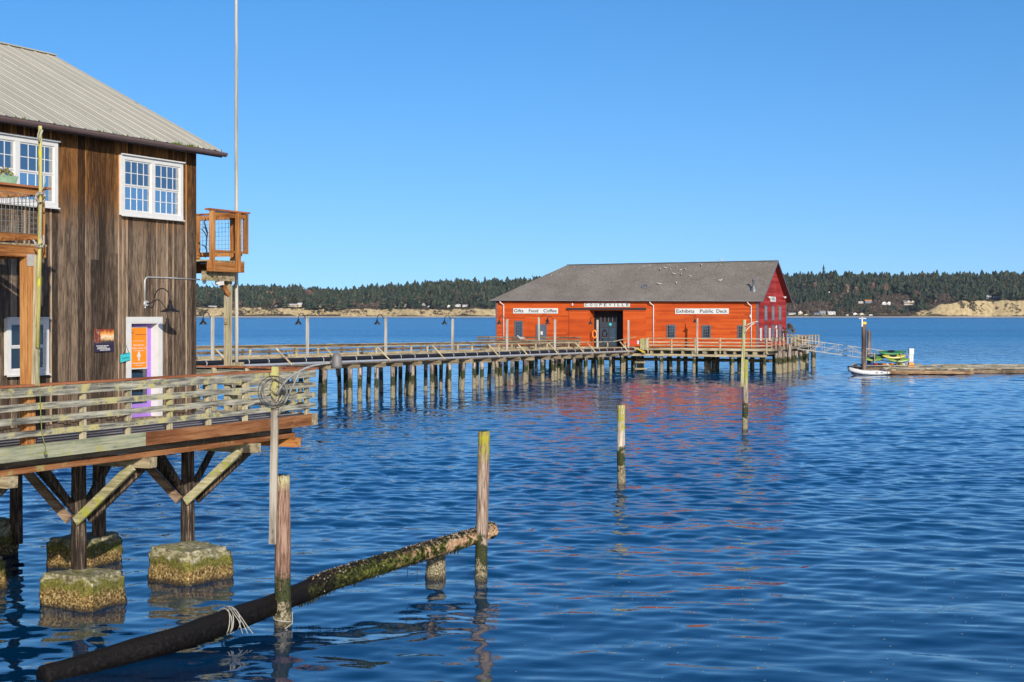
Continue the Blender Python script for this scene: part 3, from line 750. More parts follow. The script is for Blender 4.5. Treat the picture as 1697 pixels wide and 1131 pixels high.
M['glass_upper'] = glass('shaded_window_glass', (.015,.03,.055), .42); M['curtain'] = plain('grey_curtain', (.34,.34,.33), .8, var=.3, s=12)  # upper panes darker and duller: the eave's reflection put into the glass
def window(a0, a1, z0, z1, halves=2, cols=4, rows=2, glass='glass', b0=None, sash2=True):
    """double-hung casement: white casing, two sashes with muntins per half"""
    b0 = WB-.10 if b0 is None else b0
    mb = MB(); cw = .105; zs = z0+.04
    mb.box(a0, a0+cw, b0-.03, WB-.03, z0+.1, z1-.1); mb.box(a1-cw, a1, b0-.03, WB-.03, z0+.1, z1-.1)
    mb.box(a0, a1, b0-.03, WB-.03, z1-.1, z1); mb.box(a0, a1, b0-.035, WB-.03, z0, z0+.1)
    iw = (a1-a0-2*cw-(halves-1)*.13)/halves
    for k in range(halves-1):
        x = a0+cw+(k+1)*iw+k*.13; mb.box(x, x+.13, b0-.028, WB-.03, z0+.1, z1-.1)
    wobj = mb.build('window', M['white'], bld)
    mb = MB(); mb.box(a0-.02, a1+.02, b0-.085, b0-.02, z1+.001, z1+.03); mb.build('drip_cap', M['white'], wobj)
    mb = MB(); mb.box(a0-.02, a1+.02, b0-.075, b0-.036, z0-.03, z0-.001); mb.build('sill', M['white'], wobj)
    for k in range(halves):
        x0 = a0+cw+k*(iw+.13); x1 = x0+iw; zm = (z0+z1)/2
        for (s0, s1, db) in (((z0+.1), zm, .012), (zm, z1-.1, -.004)):
            mb = MB(); fw = .035; bb = b0+db
            mb.box(x0, x0+fw, bb, bb+.02, s0, s1); mb.box(x1-fw, x1, bb, bb+.02, s0, s1)
            mb.box(x0+fw, x1-fw, bb, bb+.02, s0, s0+fw); mb.box(x0+fw, x1-fw, bb, bb+.02, s1-fw, s1)
            for c in range(1, cols): xc = x0+fw+(x1-x0-2*fw)*c/cols; mb.box(xc-.009, xc+.009, bb+.004, bb+.018, s0+fw, s1-fw)
            for c in range(1, rows): zc = s0+fw+(s1-s0-2*fw)*c/rows; mb.box(x0+fw, x1-fw, bb+.005, bb+.017, zc-.009, zc+.009)
            mb.build('sash', M['white'], wobj)
            mb = MB(); mb.box(x0+fw*.5, x1-fw*.5, bb+.011, bb+.014, s0+fw*.5, s1-fw*.5); mb.build('pane', M[glass if s0 < zm-.01 or glass != 'glass' else 'glass_upper'], wobj)
            if glass == 'glass':
                mb = MB(); mb.box(x1-fw-(.10 if k else .06), x1-fw*.6, bb+.0085, bb+.0105, s0+fw*.6, s1-fw*.6); mb.build('curtain', M['curtain'], wobj)
    return wobj
w1 = window(25.71, 27.91, 8.58, 9.98)
w2 = window(21.30, 23.67, 8.60, 10.04)
w3 = window(22.2, 23.4, 4.97, 6.17, halves=1, cols=3, rows=1, glass='glass_dark')
window(16.4, 18.6, 8.6, 10.0); window(17.4, 18.6, 4.97, 6.17, halves=1, cols=3, rows=1, glass='glass_dark')
# door
door = None
mb = MB()
mb.box(DA0-.01, DA0+.13, WB-.055, WB-.03, 3.80, DTOP-.002-.13); mb.box(DA1-.13, DA1+.01, WB-.055, WB-.03, 3.80, DTOP-.13-.002)
mb.box(DA0-.01, DA1+.01, WB-.057, WB-.03, DTOP-.13, DTOP)
mb.box(DA1-.155, DA1-.13, WB-.052, WB+.30, 3.78, DTOP-.13); mb.box(DA0+.13, DA0+.155, WB-.052, WB+.30, 3.78, DTOP-.13)
mb.box(DA0+.155, DA1-.155, WB-.052, WB+.30, DTOP-.16, DTOP-.132)
dfr = mb.build('door_frame', M['white'], bld)
x0, x1 = DA0+.157, DA1-.157; bb = WB+.16
mb = MB(); mb.box(x0, x0+.10, bb, bb+.05, 3.80, 6.03); mb.box(x1-.13, x1, bb, bb+.05, 3.80, 6.03)
mb.box(x0+.10, x1-.13, bb, bb+.05, 3.80, 4.12); mb.box(x0+.10, x1-.13, bb, bb+.05, 5.93, 6.03)
door = mb.build('door', M['purple'], bld)
mb = MB(); mb.box(x0+.1, x1-.13, bb+.02, bb+.028, 4.12, 5.93); mb.build('pane', M['glass_dark'], door)
mb = MB(); mb.tube([(x0+.06,bb-.01,4.95),(x0+.06,bb-.05,4.97),(x0+.06,bb-.05,5.12),(x0+.06,bb-.01,5.14)], .011, 8); mb.build('handle', M['galv'], door)
mb = MB(); mb.box(DA0+.02, DA1-.02, WB-.12, WB+.15, 3.765, 3.798); mb.build('threshold', M['cap_beam'], bld)

# lettering helper: real flat text meshes
def text_mesh(txt, size, mat, thick=.004, bold=0.0, spacing=1.0):
    cu = bpy.data.curves.new('lettering', 'FONT'); cu.body = txt; cu.size = size; cu.extrude = thick; cu.offset = bold
    cu.align_x = 'CENTER'; cu.align_y = 'CENTER'; cu.space_character = spacing
    to = bpy.data.objects.new('lettering', cu); sc.collection.objects.link(to)
    dg = bpy.context.evaluated_depsgraph_get(); me = bpy.data.meshes.new_from_object(to.evaluated_get(dg))
    bpy.data.objects.remove(to); bpy.data.curves.remove(cu)
    me.materials.clear(); me.materials.append(mat); me.name = 'lettering'; return me
def lettering(parent, txt, size, mat, fr_p, axis='b', width=None, **k):
    """text standing upright facing -b (axis 'b') or +a (axis 'a'), centred at frame point fr_p"""
    me = text_mesh(txt, size, mat, **k); co = [v.co.copy() for v in me.vertices]
    wd = max(c.x for c in co)-min(c.x for c in co); cxm = (max(c.x for c in co)+min(c.x for c in co))/2
    sx_ = (width/wd) if width else 1
    root = parent
    while root not in ORG: root = root.parent
    o0 = ORG[root]
    for v, c in zip(me.vertices, co):
        x = (c.x-cxm)*sx_
        p = Vector((fr_p[0]+x, fr_p[1]-c.z, fr_p[2]+c.y)) if axis == 'b' else Vector((fr_p[0]+c.z, fr_p[1]+x, fr_p[2]+c.y))
        v.co = p-o0
    o = bpy.data.objects.new('lettering', me); COL.objects.link(o); o.parent = parent; return o

# orange notice in the doorway
sa0 = L.on_b(215.5,541,WB+.12)[0]; sa1 = L.on_b(244,541,WB+.12)[0]; sz1 = L.on_b(230,541.5,WB+.12)[2]; sz0 = L.on_b(230,612,WB+.12)[2]; sb = WB+.12
M['orange'] = plain('orange_notice', (.80,.24,.01), .5, var=.05, bmp=0)
sg = thing('sign', 'orange notice with white arrow hanging in the purple doorway', 'sign', L, ((sa0+sa1)/2, sb, sz0))
mb = MB(); mb.box(sa0, sa1, sb, sb+.008, sz0, sz1); mb.build('board', M['white_sign'], sg)
mb = MB(); mb.box(sa0+.025, sa1-.025, sb-.004, sb-.001, sz0+.03, sz1-.03); mb.build('face', M['orange'], sg)
sc_ = (sa0+sa1)/2; H_ = sz1-sz0
mb = MB(); ax = sc_; az = sz0+H_*.20
mb.poly([(ax-.028,sb-.006,az),(ax+.028,sb-.006,az),(ax+.028,sb-.006,az+.09),(ax+.075,sb-.006,az+.09),(ax,sb-.006,az+.25),(ax-.075,sb-.006,az+.09),(ax-.028,sb-.006,az+.09)], (0,-.002,0))
mb.build('arrow', M['white_sign'], sg)
lettering(sg, 'Rising Phoenix', .062, M['white_sign'], (sc_, sb-.006, sz0+H_*.565), width=(sa1-sa0)*.62, thick=.001)
lettering(sg, 'Wellness Center, LLC', .062, M['white_sign'], (sc_, sb-.006, sz0+H_*.49), width=(sa1-sa0)*.86, thick=.001)
mb = MB()
for zz_, wv in ((.43,.6),(.66,.6),(.145,.8),(.135,.7),(.09,.45)): mb.box(sc_-(sa1-sa0)*wv/2, sc_+(sa1-sa0)*wv/2, sb-.006, sb-.005, sz0+H_*zz_-.004, sz0+H_*zz_+.004)
mb.build('rule_line', M['white_sign'], sg)
mb = MB(); gx = sa0+.085; gz = sz0+H_*.84
for s_ in (-1,1): mb.tube([(gx,sb-.008,gz),(gx+s_*.03,sb-.008,gz+.02),(gx+s_*.042,sb-.008,gz+.06),(gx+s_*.03,sb-.008,gz+.09)], .007, 5)
mb.tube([(gx,sb-.008,gz),(gx+.012,sb-.008,gz-.06),(gx,sb-.008,gz-.11),(gx-.035,sb-.008,gz-.13)], .007, 5)
mb.build('emblem', M['gutter'], sg)
mb = MB(); mb.box(sa0+.18, sa1-.05, sb-.006, sb-.005, sz0+H_*.80, sz0+H_*.82); mb.build('rule_line', M['cap_rail'], sg)
# picture poster on the wall
pa0, _, pz1 = L.on_b(156,546,WB-.06); pa1, _, pz0 = L.on_b(188.5,583,WB-.06)
m, nt, b = new_mat('poster_print'); tc = N(nt, 'ShaderNodeTexCoord'); s3 = N(nt, 'ShaderNodeSeparateXYZ'); nt.links.new(tc.outputs['Generated'], s3.inputs[0])
n1 = noise_tex(nt, tc.outputs['Generated'], (3,1,3), 2.2, 6, .7); zz = math_(nt, 'ADD', s3.outputs[2], math_(nt, 'MULTIPLY', math_(nt, 'SUBTRACT', n1, .5), .45))
c1 = ramp(nt, zz, [(.30,(.03,.02,.045)),(.46,(.05,.035,.04)),(.56,(.55,.32,.10)),(.66,(.80,.62,.42)),(.80,(.80,.34,.06)),(.95,(.25,.03,.01))])
left = math_(nt, 'ADD', s3.outputs[0], math_(nt, 'MULTIPLY', math_(nt, 'SUBTRACT', n1, .5), .7))
c2 = ramp(nt, n1, [(.35,(.35,.03,.01)),(.5,(.12,.03,.015)),(.65,(.65,.35,.25))])
c1 = mix(nt, math_(nt, 'MULTIPLY', ramp(nt, left, [(.25,1.0),(.36,0.0)]), ramp(nt, s3.outputs[2], [(.38,0.0),(.46,1.0)])), c1, c2)
nt.links.new(c1, b.inputs['Base Color']); b.inputs['Roughness'].default_value = .35
po = thing('poster', 'dark sunset picture poster fixed to the weathered wall', 'poster', L, ((pa0+pa1)/2, WB-.06, pz0))
mb = MB(); mb.box(pa0, pa1, WB-.065, WB-.055, pz0, pz1); mb.build('board', m, po)
mb = MB(); hh = pz1-pz0; ww = pa1-pa0
for k, (l_, w_) in enumerate(((.10,.6),(.16,.42),(.14,.62),(.28,.5))):
    zc = pz0+hh*(.27-.062*k); x = pa0+ww*l_
    while x < pa0+ww*(l_+w_): e = random.uniform(.02,.05); mb.box(x, x+e, WB-.069, WB-.067, zc-.011, zc+.009); x += e+.012
mb.build('print_line', M['white_sign'], po)
# turquoise hanging board
ta0, _, tz1 = L.on_b(200.5,587,WB-.09); ta1, _, tz0 = L.on_b(216,598.5,WB-.09)
ts = thing('hanging_sign', 'small turquoise board hung by a cord on the door casing', 'sign', L, ((ta0+ta1)/2, WB-.09, tz0))
mb = MB(); mb.poly([(ta0,WB-.095,tz0-.03),(ta1,WB-.095,tz0+.03),(ta1-.01,WB-.095,tz1+.03),(ta0-.01,WB-.095,tz1-.02)], (0,.02,0)); mb.build('board', M['teal'], ts, True)
mb = MB(); mb.tube([(ta0+.05,WB-.085,tz1-.01),((ta0+ta1)/2+.03,WB-.07,tz1+.22),(ta1-.04,WB-.085,tz1+.02)], .006, 5); mb.build('cord', M['rope'], ts)
mb = MB()
for k in range(2):
    x = ta0+.05
    while x < ta1-.07: e = random.uniform(.02,.05); zc = tz0+.16-.1*k+(x-ta0)*.12; mb.box(x, x+e, WB-.099, WB-.097, zc-.012, zc+.012); x += e+.014
mb.build('painted_stroke', plain('dark_teal_paint', (.02,.16,.2), .6), ts)

# wall lamp with its conduit
la, lb, lz = 26.61, WB-.07, 6.52
lm = thing('wall_lamp', 'black gooseneck barn lamp fixed to the weathered wall above the door', 'lamp', L, (la, lb, lz))
mb = MB(); mb.tube([(la,WB-.01,lz),(la,WB-.1,lz)], .07, 14); mb.tube([(la,WB-.05,lz-.07),(la,WB-.05,lz-.12)], .02, 8); mb.build('junction_box', M['galv'], lm)
pth = [L.on_a(x_, y_, la) for x_, y_ in ((241,503),(247,503.2),(252,502),(255,497),(256.5,490),(259,484),(263,480),(268,478.3),(273,479.5),(277.5,483),(280.5,489),(281.6,495),(281.9,500))]
mb = MB(); mb.tube(pth, .014, 8); mb.build('arm', M['black'], lm)
e = pth[-1]; mb = MB(); mb.lathe(e[0], e[1], [(.0,e[2]+.02),(.035,e[2]+.02),(.04,e[2]-.07),(.062,e[2]-.085),(.07,e[2]-.15),(.12,e[2]-.18),(.23,e[2]-.235),(.235,e[2]-.25),(.10,e[2]-.20),(.0,e[2]-.18)], 24); mb.build('lamp_shade', M['black'], lm)
mb = MB(); mb.lathe(e[0], e[1], [(0,e[2]-.17),(.045,e[2]-.19),(.05,e[2]-.22),(.0,e[2]-.26)], 12); mb.build('bulb', M['white'], lm)
cz = L.on_b(240,459.5,WB-.05)[2]
cp = [(la-.02,WB-.05,lz+.06),(la-.02,WB-.05,cz-.12)]
for k in range(5): an = math.pi-math.pi/2*k/4; cp.append((la+.10+.12*math.cos(an), WB-.05, cz-.12+.12*math.sin(an)))
cp += [(27.6,WB-.05,cz),(28.75,WB-.05,cz-.02)]
mb = MB(); mb.tube(cp, .018, 8); mb.build('conduit', M['galv'], lm)
# floodlight under the balcony
fa, fz = 29.15, L.on_b(345,462,WB-.1)[2]
fl = thing('floodlight', 'white twin floodlight fixture beneath the right balcony', 'lamp', L, (fa, WB-.1, fz))
mb = MB(); mb.box(fa-.12,fa+.02,WB-.14,WB-.04,fz-.03,fz+.05); mb.tube([(fa-.5,WB-.06,cz-.02),(fa-.12,WB-.08,fz+.01)], .02, 6); mb.tube([(fa-.35,WB-.08,fz),(fa-.38,WB-.1,fz-.12)], .05, 8); mb.build('bracket', M['white'], fl)
mb = MB()
for k in range(5): mb.box(fa+.10+.035*k, fa+.12+.035*k, WB-.22, WB-.06, fz-.17+.004*k, fz+.10)
mb.box(fa+.02,fa+.27,WB-.18,WB-.15,fz-.14,fz+.06); mb.build('lamp_head', M['white'], fl)
mb = MB(); mb.tube([(fa-.12,WB-.12,fz-.1),(fa-.05,WB-.15,fz-.2),(fa+.08,WB-.15,fz-.22),(fa+.14,WB-.12,fz-.14)], .008, 5); mb.build('cable', M['cable_dark'], fl)
mb = MB(); q_ = [L.on_b(x_, y_, WB-.02) for x_, y_ in ((352,464),(362,466),(369,470),(374,478),(375.5,490),(376,529))]; mb.tube(q_, .02, 8); mb.build('conduit', M['galv'], fl)
e = q_[-1]; mb = MB(); mb.box(e[0]-.07,e[0]+.07,e[1]-.06,e[1]+.03,e[2]-.13,e[2]+.02); mb.build('junction_box', M['cap_beam'], fl)

# ------------------------------------------------------------------ balconies
def wire(mb, a0, a1, b0, b1, z0, z1, st=.1, r_=.0035):
    if abs(a1-a0) > .01:
        n = int(abs(a1-a0)/st)
        for k in range(n+1): x = a0+(a1-a0)*k/n; mb.box(x-r_, x+r_, b0-r_, b0+r_, z0, z1)
        n = int((z1-z0)/st)
        for k in range(n+1): z = z0+(z1-z0)*k/n; mb.box(a0, a1, b0-r_*2.5, b0-r_, z-r_, z+r_)
    else:
        n = int(abs(b1-b0)/st)
        for k in range(n+1): y_ = b0+(b1-b0)*k/n; mb.box(a0-r_, a0+r_, y_-r_, y_+r_, z0, z1)
        n = int((z1-z0)/st)
        for k in range(n+1): z = z0+(z1-z0)*k/n; mb.box(a0-r_*2.5, a0-r_, b0, b1, z-r_, z+r_)
bal = MB()
F0, F1 = 12.0, 20.72; BF = .14
bal.bar((F0,BF+.03,7.46),(F1,BF+.03,7.46),.06,.22,n=6,jit=.002); bal.bar((F1-.03,BF+.06,7.46),(F1-.03,WB-.06,7.46),.06,.22)
bo = bal.build('balcony', M['cedar'], bld, True)
mb = MB(); y_ = BF
while y_ < WB-.1: mb.box(F0, F1+.03, y_+.004, y_+.134, 7.572, 7.605); y_ += .14
mb.build('floor', M['cap_beam'], bo)
mb = MB(); mb.bar((F0,BF+.05,8.70),(F1+.12,BF+.05,8.70),.15,.04,n=5,jit=.002); mb.bar((F1-.02,BF+.13,8.70),(F1-.02,WB-.1,8.70),.15,.04); mb.build('rail', M['cap_rail'], bo)
mb = MB(); mb.bar((F0,BF+.06,8.61),(F1-.1,BF+.06,8.61),.04,.12,n=5,jit=.002); mb.bar((F0,BF+.06,7.75),(F1-.1,BF+.06,7.75),.05,.1,n=5,jit=.002)
mb.bar((F1-.05,BF+.1,8.61),(F1-.05,WB-.12,8.61),.04,.12); mb.bar((F1-.05,BF+.1,7.75),(F1-.05,WB-.12,7.75),.04,.1); mb.build('rail', M['cedar'], bo)
for aa, b2 in ((F1-.06,BF+.07),(F1-.06,WB-.13),(18.6,BF+.07),(16.5,BF+.07)):
    mb = MB(); mb.bar((aa,b2,7.34),(aa,b2,8.68),.1,.1,up=(1,0,0)); mb.build('post', M['cedar_z'], bo)
mb = MB(); wire(mb, F0, F1-.1, BF+.03, BF+.03, 7.8, 8.55); wire(mb, F1-.02, F1-.02, BF+.1, WB-.15, 7.8, 8.55); mb.build('wire_mesh', M['cable'], bo)
mb = MB(); mb.bar((20.30,.20,DZ+.005),(20.30,.20,7.345),.2,.2,up=(1,0,0),n=6,jit=.003); sp_ = mb.build('support_post', M['cedar_z'], bo)
mb = MB(); mb.box(20.18,20.42,.085,.097,7.18,7.40); mb.build('bracket', M['galv'], bo)
# right-hand balcony at the building end
G0, G1 = 28.56, 30.02; GB = 2.40
mb = MB(); mb.bar((G0,GB+.03,7.465),(G1-.0,GB+.03,7.465),.06,.25,n=3,jit=.002); mb.bar((G1-.03,GB+.06,7.465),(G1-.03,5.2,7.465),.06,.25)
b2o = mb.build('balcony', M['cedar'], bld, True)
mb = MB(); y_ = GB
while y_ < 5.1: mb.box(G0, G1+.02, y_+.004, y_+.134, 7.595, 7.63); y_ += .14
mb.build('floor', M['cap_beam'], b2o)
mb = MB(); mb.bar((G0-.03,GB+.03,8.895),(G1+.2,GB+.03,8.895),.15,.045,n=3,jit=.002); mb.bar((G1+.08,GB+.10,8.895),(G1+.08,5.2,8.895),.15,.045); mb.build('rail', M['cap_rail'], b2o)
mb = MB(); mb.bar((G0+.18,GB+.04,8.80),(G1+.12,GB+.04,8.80),.04,.12); mb.bar((G0+.18,GB+.03,7.86),(G1+.17,GB+.03,7.86),.06,.06); mb.bar((G1+.02,GB+.1,8.79),(G1+.02,5.15,8.79),.04,.12); mb.bar((G1+.02,GB+.1,7.83),(G1+.02,5.15,7.83),.04,.12); mb.build('rail', M['cedar'], b2o)
for aa, b3, zl in ((G0+.1,GB-.03,7.34),(L.on_b(394,400,GB-.05)[0],GB-.06,7.34),(G1+.12,GB+.05,7.83),(G1-.04,GB+.34,7.5),(G1-.02,3.9,7.5),(G1-.02,5.1,7.5)):
    mb = MB(); mb.bar((aa,b3,zl),(aa,b3,8.86),.11,.10,up=(1,0,0),n=3,jit=.002); mb.build('post', M['cedar_z'], b2o)
mb = MB(); wire(mb, G1+.0, G1+.0, GB+.3, 5.1, 7.87, 8.74, .1); wire(mb, G1+.07, G1+.07, GB, GB+.3, 7.87, 8.74, .1); wire(mb, G0+.18, G1, 5.08, 5.1, 7.87, 8.74); mb.build('wire_mesh', M['cable'], b2o)
mb = MB(); z_ = L.on_b(360,458,2.62)[2]; mb.bar((G0+.05,2.62,z_),(29.86,2.62,z_),.09,.24,n=3,jit=.003); mb.build('beam', M['cap_beam'], b2o)
pa_, pb_, _ = L.on_b(378,681,2.78)
mb = MB(); mb.bar((pa_,pb_,DZ+.005),(pa_,pb_,7.33),.15,.15,up=(1,0,0),n=6,jit=.004); mb.build('support_post', M['post_grey'], b2o)
mb = MB(); mb.bar((pa_-.45,2.72,7.15),(pa_-.03,2.72,6.75),.05,.12); mb.build('brace', M['cedar'], b2o)
# bent black iron ornament inside the balcony
it = thing('iron_trellis', 'curling black iron garden hook standing inside the right balcony', 'garden hook', L, (28.95, 2.7, 7.63))
mb = MB(); ip = [(340,339+88),(343,418),(341.5,410),(342.5,396),(344,386),(341,376),(338,369),(341,363)]
mb.tube([L.on_b(x_,y_,2.7) for x_,y_ in ip], .018, 6)
mb.tube([L.on_b(x_,y_,2.7) for x_,y_ in ((336,376),(340,378),(343,386))], .012, 6); mb.tube([L.on_b(x_,y_,2.7) for x_,y_ in ((334,380),(338,384),(343,394))], .012, 6)
mb.tube([L.on_b(x_,y_,2.7) for x_,y_ in ((334,406),(339,408),(342,414))], .012, 6); mb.build('hook', M['cable_dark'], it)
# flagpole
fp = L.on_b(392,607,3.0)
t = thing('flagpole', 'very tall thin pale pole rising past the right balcony into the sky', 'pole', L, (fp[0],3.0,4.9))
mb = MB(); ppts = []; 
for k in range(16): z = 4.9+(16.5-4.9)*k/15; ppts.append((L.on_b(392+(k-1)*-.05,300,3.0)[0]+.004*math.sin(k*1.3), 3.0, z))
mb.tube(ppts, [.050-.012*k/15 for k in range(16)], 12); mb.build('shaft', M['pale_post'], t)
mb = MB(); mb.box(pa_+.08, fp[0]+.06, 2.80, 2.94, 4.86, 5.0); mb.build('bracket', M['cap_beam'], t)

# plain things at the left balcony
pl = thing('planter', 'green trough with dried succulents sitting on the balcony rail', 'planter', L, (19.1, BF+.05, 8.72))
x0_ = L.on_b(2,300,BF)[0]; x1_ = L.on_b(27,300,BF)[0]; 
mb = MB(); mb.poly([(x0_,BF+.0,8.724),(x1_,BF+.0,8.724),(x1_+.04,BF-.02,8.86),(x0_-.04,BF-.02,8.86)], (0,.18,0)); mb.build('trough', plain('pale_green_trough', (.30,.45,.28), .5), pl, True)
mb = MB()
for k in range(130):
    u = random.uniform(x0_,x1_); tt = (u-x0_)/(x1_-x0_); hgt = .16*(1-(2*tt-1)**2)*random.uniform(.3,1); p = Vector((u, BF+.08+random.uniform(-.08,.08), 8.86+hgt))
    s_ = .045; mb.poly([p+Vector((random.uniform(-s_,s_),random.uniform(-s_,s_),random.uniform(-s_,s_))) for _ in range(3)])
mb.build('plant', leaf_mat('dry_succulent', [(.2,(.18,.08,.04)),(.5,(.35,.25,.12)),(.8,(.25,.30,.12))]), pl)
ch = thing('folding_easel', 'black folding stand behind the balcony mesh', 'stand', L, (20.0, 1.2, 7.61))
mb = MB()
for p_, q2 in (((19.8,1.0,7.61),(20.1,1.2,8.6)),((20.35,1.0,7.61),(20.1,1.2,8.6)),((20.1,1.7,7.61),(20.1,1.2,8.6)),((19.9,1.02,8.0),(20.28,1.02,8.0))): mb.bar(p_, q2, .035, .035)
mb.build('leg', M['cable_dark'], ch); mb = MB(); mb.box(19.75,20.3,1.3,1.75,8.05,8.1); mb.build('shelf', M['cable_dark'], ch)

# board and thin pole lashed to the balcony post
t = thing('lashed_board', 'pale lichened plank lashed upright to the orange balcony post', 'plank', L, (20.45, .02, 5))
mb = MB(); p_ = L.on_b(58.5,639,.0); q2 = L.on_b(63,424,.0); mb.bar(p_, q2, .11, .09, up=(0,1,0), n=8, jit=.003); mb.build('plank', M['post_grey'], t)
t = thing('thin_pole', 'thin yellow-green pole with coiled rope beside the left balcony', 'pole', L, (20.6, -.1, 5))
pth = [L.on_b(x_,y_,-.1) for x_,y_ in ((62.5,576),(64,500),(65.5,420),(67,320),(66.5,209))]
mb = MB(); mb.tube(pth, .037, 10, jit=.04); mb.build('shaft', wood('yellow_pole', (.20,.17,.05), (.40,.35,.12), (.52,.48,.22), fine=8, moss=(.45,.42,.03), moss_at=.55), t)
mb = MB()
def loop(cx_, cy_, r_, n=18, b=-.16, sq=1.0):
    return [L.on_b(cx_+r_*math.cos(2*math.pi*k/n), cy_+sq*r_*math.sin(2*math.pi*k/n), b+.04*math.sin(k*2.1)) for k in range(n+1)]
mb.tube(loop(67,327,8.5), .012, 6); mb.build('rope', M['rope'], t); mb = MB(); mb.tube(loop(67.5,328,7.2,b=-.18), .012, 6); mb.build('rope', M['rope'], t); mb = MB()
mb.tube([L.on_b(x_,y_,-.15) for x_,y_ in ((67,214),(63,222),(62.5,230),(65,236),(68,224),(71,216))], .012, 6); mb.build('rope', M['rope'], t); mb = MB()
mb.tube([L.on_b(x_,y_,-.15) for x_,y_ in ((74,290),(75,300),(72,310),(68,318))], .01, 6); mb.build('rope', M['rope'], t); mb = MB()
mb.tube([L.on_b(x_,y_,-.15) for x_,y_ in ((55,398),(60,404),(64,410),(70,410),(73,402),(72,390))], .014, 6); mb.build('rope', M['rope'], t); mb = MB()
mb.tube([L.on_b(x_,y_,-.15) for x_,y_ in ((66,336),(68,360),(66,385),(70,402),(60,410),(57,402))], .012, 6)
mb.build('rope', M['rope'], t)
mb = MB(); mb.tube([L.on_b(x_,y_,-.13) for x_,y_ in ((63,576),(64.5,620),(66.5,655),(67,675),(69,712),(72,730),(75,738),(75.5,752))], .009, 5); mb.tube(loop(75.5,751,1.5,8), .02, 5); mb.build('hanging_cord', plain('mossy_cord', (.22,.22,.06), .9), t)

# ------------------------------------------------------------------ walkway with railings
dk = thing('timber_walkway', 'grey-green timber walkway with slatted railing on braced posts over the water', 'walkway', L, (24, 1.4, DZ))
mb = MB(); y_ = .004
while y_ < 5.2:
    for (s0, s1) in ((8,13.1),(13.105,18.2),(18.205,23.0),(23.005,29.72)):
        if y_ > WB-.2: s0, s1 = max(s0,28.6), s1
        if s1 > s0+.1: mb.box(s0, s1, y_, y_+.135, DZ-.035, DZ+random.uniform(-.002,.002))
    y_ += .141
mb.build('deck_board', M['deck'], dk)
aS = L.on_b(240,700,-.02)[0]
mb = MB(); mb.bar((8,-.024,3.645),(aS,-.024,3.645),.046,.285,n=30,jit=.003); mb.build('fascia', M['fascia_green'], dk)
mb = MB(); mb.bar((aS+.004,-.024,3.645),(29.5,-.024,3.645),.046,.28,n=14,jit=.003); mb.build('fascia', M['fascia_rust'], dk)
mb = MB(); mb.bar((29.5,-.024,3.645),(29.76,-.024,3.645),.048,.282,n=1); mb.bar((29.74,.01,3.645),(29.74,5.2,3.645),.046,.28,n=8,jit=.003); mb.build('fascia', M['cap_beam'], dk)
mb = MB()
for b_ in (.9,1.5,2.1,2.7): mb.bar((8,b_,3.60),(29.7,b_,3.60),.05,.24)
for b_ in (3.4,4.2,5.0): mb.bar((28.6,b_,3.60),(29.7,b_,3.60),.05,.24)
mb.build('joist', M['pier_y'], dk)
mb = MB(); mb.bar((8,.37,3.41),(29.2,.37,3.41),.06,.14,n=2); mb.build('stringer', M['pier_dark'], dk)  # dark-coloured upper strip, painted shadow of the fascia on the stringer
mb = MB(); mb.bar((8,.31,3.275),(29.25,.31,3.275),.08,.125,n=24,jit=.004); mb.build('stringer', M['fascia_rust'], dk)
for i, ca in enumerate((12.0,15.9,19.85,23.8,27.5,29.15)):
    mb = MB(); mb.bar((ca,.13,3.10),(ca,9.2 if ca < 29 else 5.0,3.10),.26,.22,n=8,jit=.004); mb.build('cap_beam', M['cap_beam'] if i != 5 else M['cedar_y'], dk)
def rail_run(along, rails, cap, posts, rm, cm, pm):
    for zc, hh in rails:
        mb = MB(); p, q2 = along(zc); mb.bar(p, q2, .042, hh, n=40, jit=.0045); mb.build('rail', rm, dk)
    mb = MB(); p, q2 = cap; mb.bar(p, q2, .19, .042, n=30, jit=.003); mb.build('handrail', cm, dk)
    for p in posts:
        mb = MB(); mb.bar((p[0],p[1],DZ+.004),(p[0]+random.uniform(-.01,.01),p[1],4.885),.095,.095,up=(1,0,0),n=3,jit=.003); mb.build('post', pm, dk)
RL = [(4.785,.18),(4.505,.125),(4.25,.125),(3.995,.115)]
fp_ = [L.on_b(x_,650,.07)[0] for x_ in (137,212,281,345,406,457,508)]
dd = fp_[1]-fp_[0]; fp_ = [fp_[0]-dd*k for k in range(12,1,-1)]+fp_
rail_run(lambda z:((8,-.003,z),(29.72,-.003,z)), RL, ((8,.05,4.91),(29.80,.05,4.91)), [(a,.07) for a in fp_], M['rail_grey'], M['cap_rail'], M['post_grey'])
rail_run(lambda z:((29.70,.09,z),(29.70,5.2,z)), RL, ((29.66,.15,4.911),(29.66,5.3,4.911)), [(29.62,.95+1.05*k) for k in range(5)], M['rail_grey_y'], M['cap_rail'], M['post_grey'])
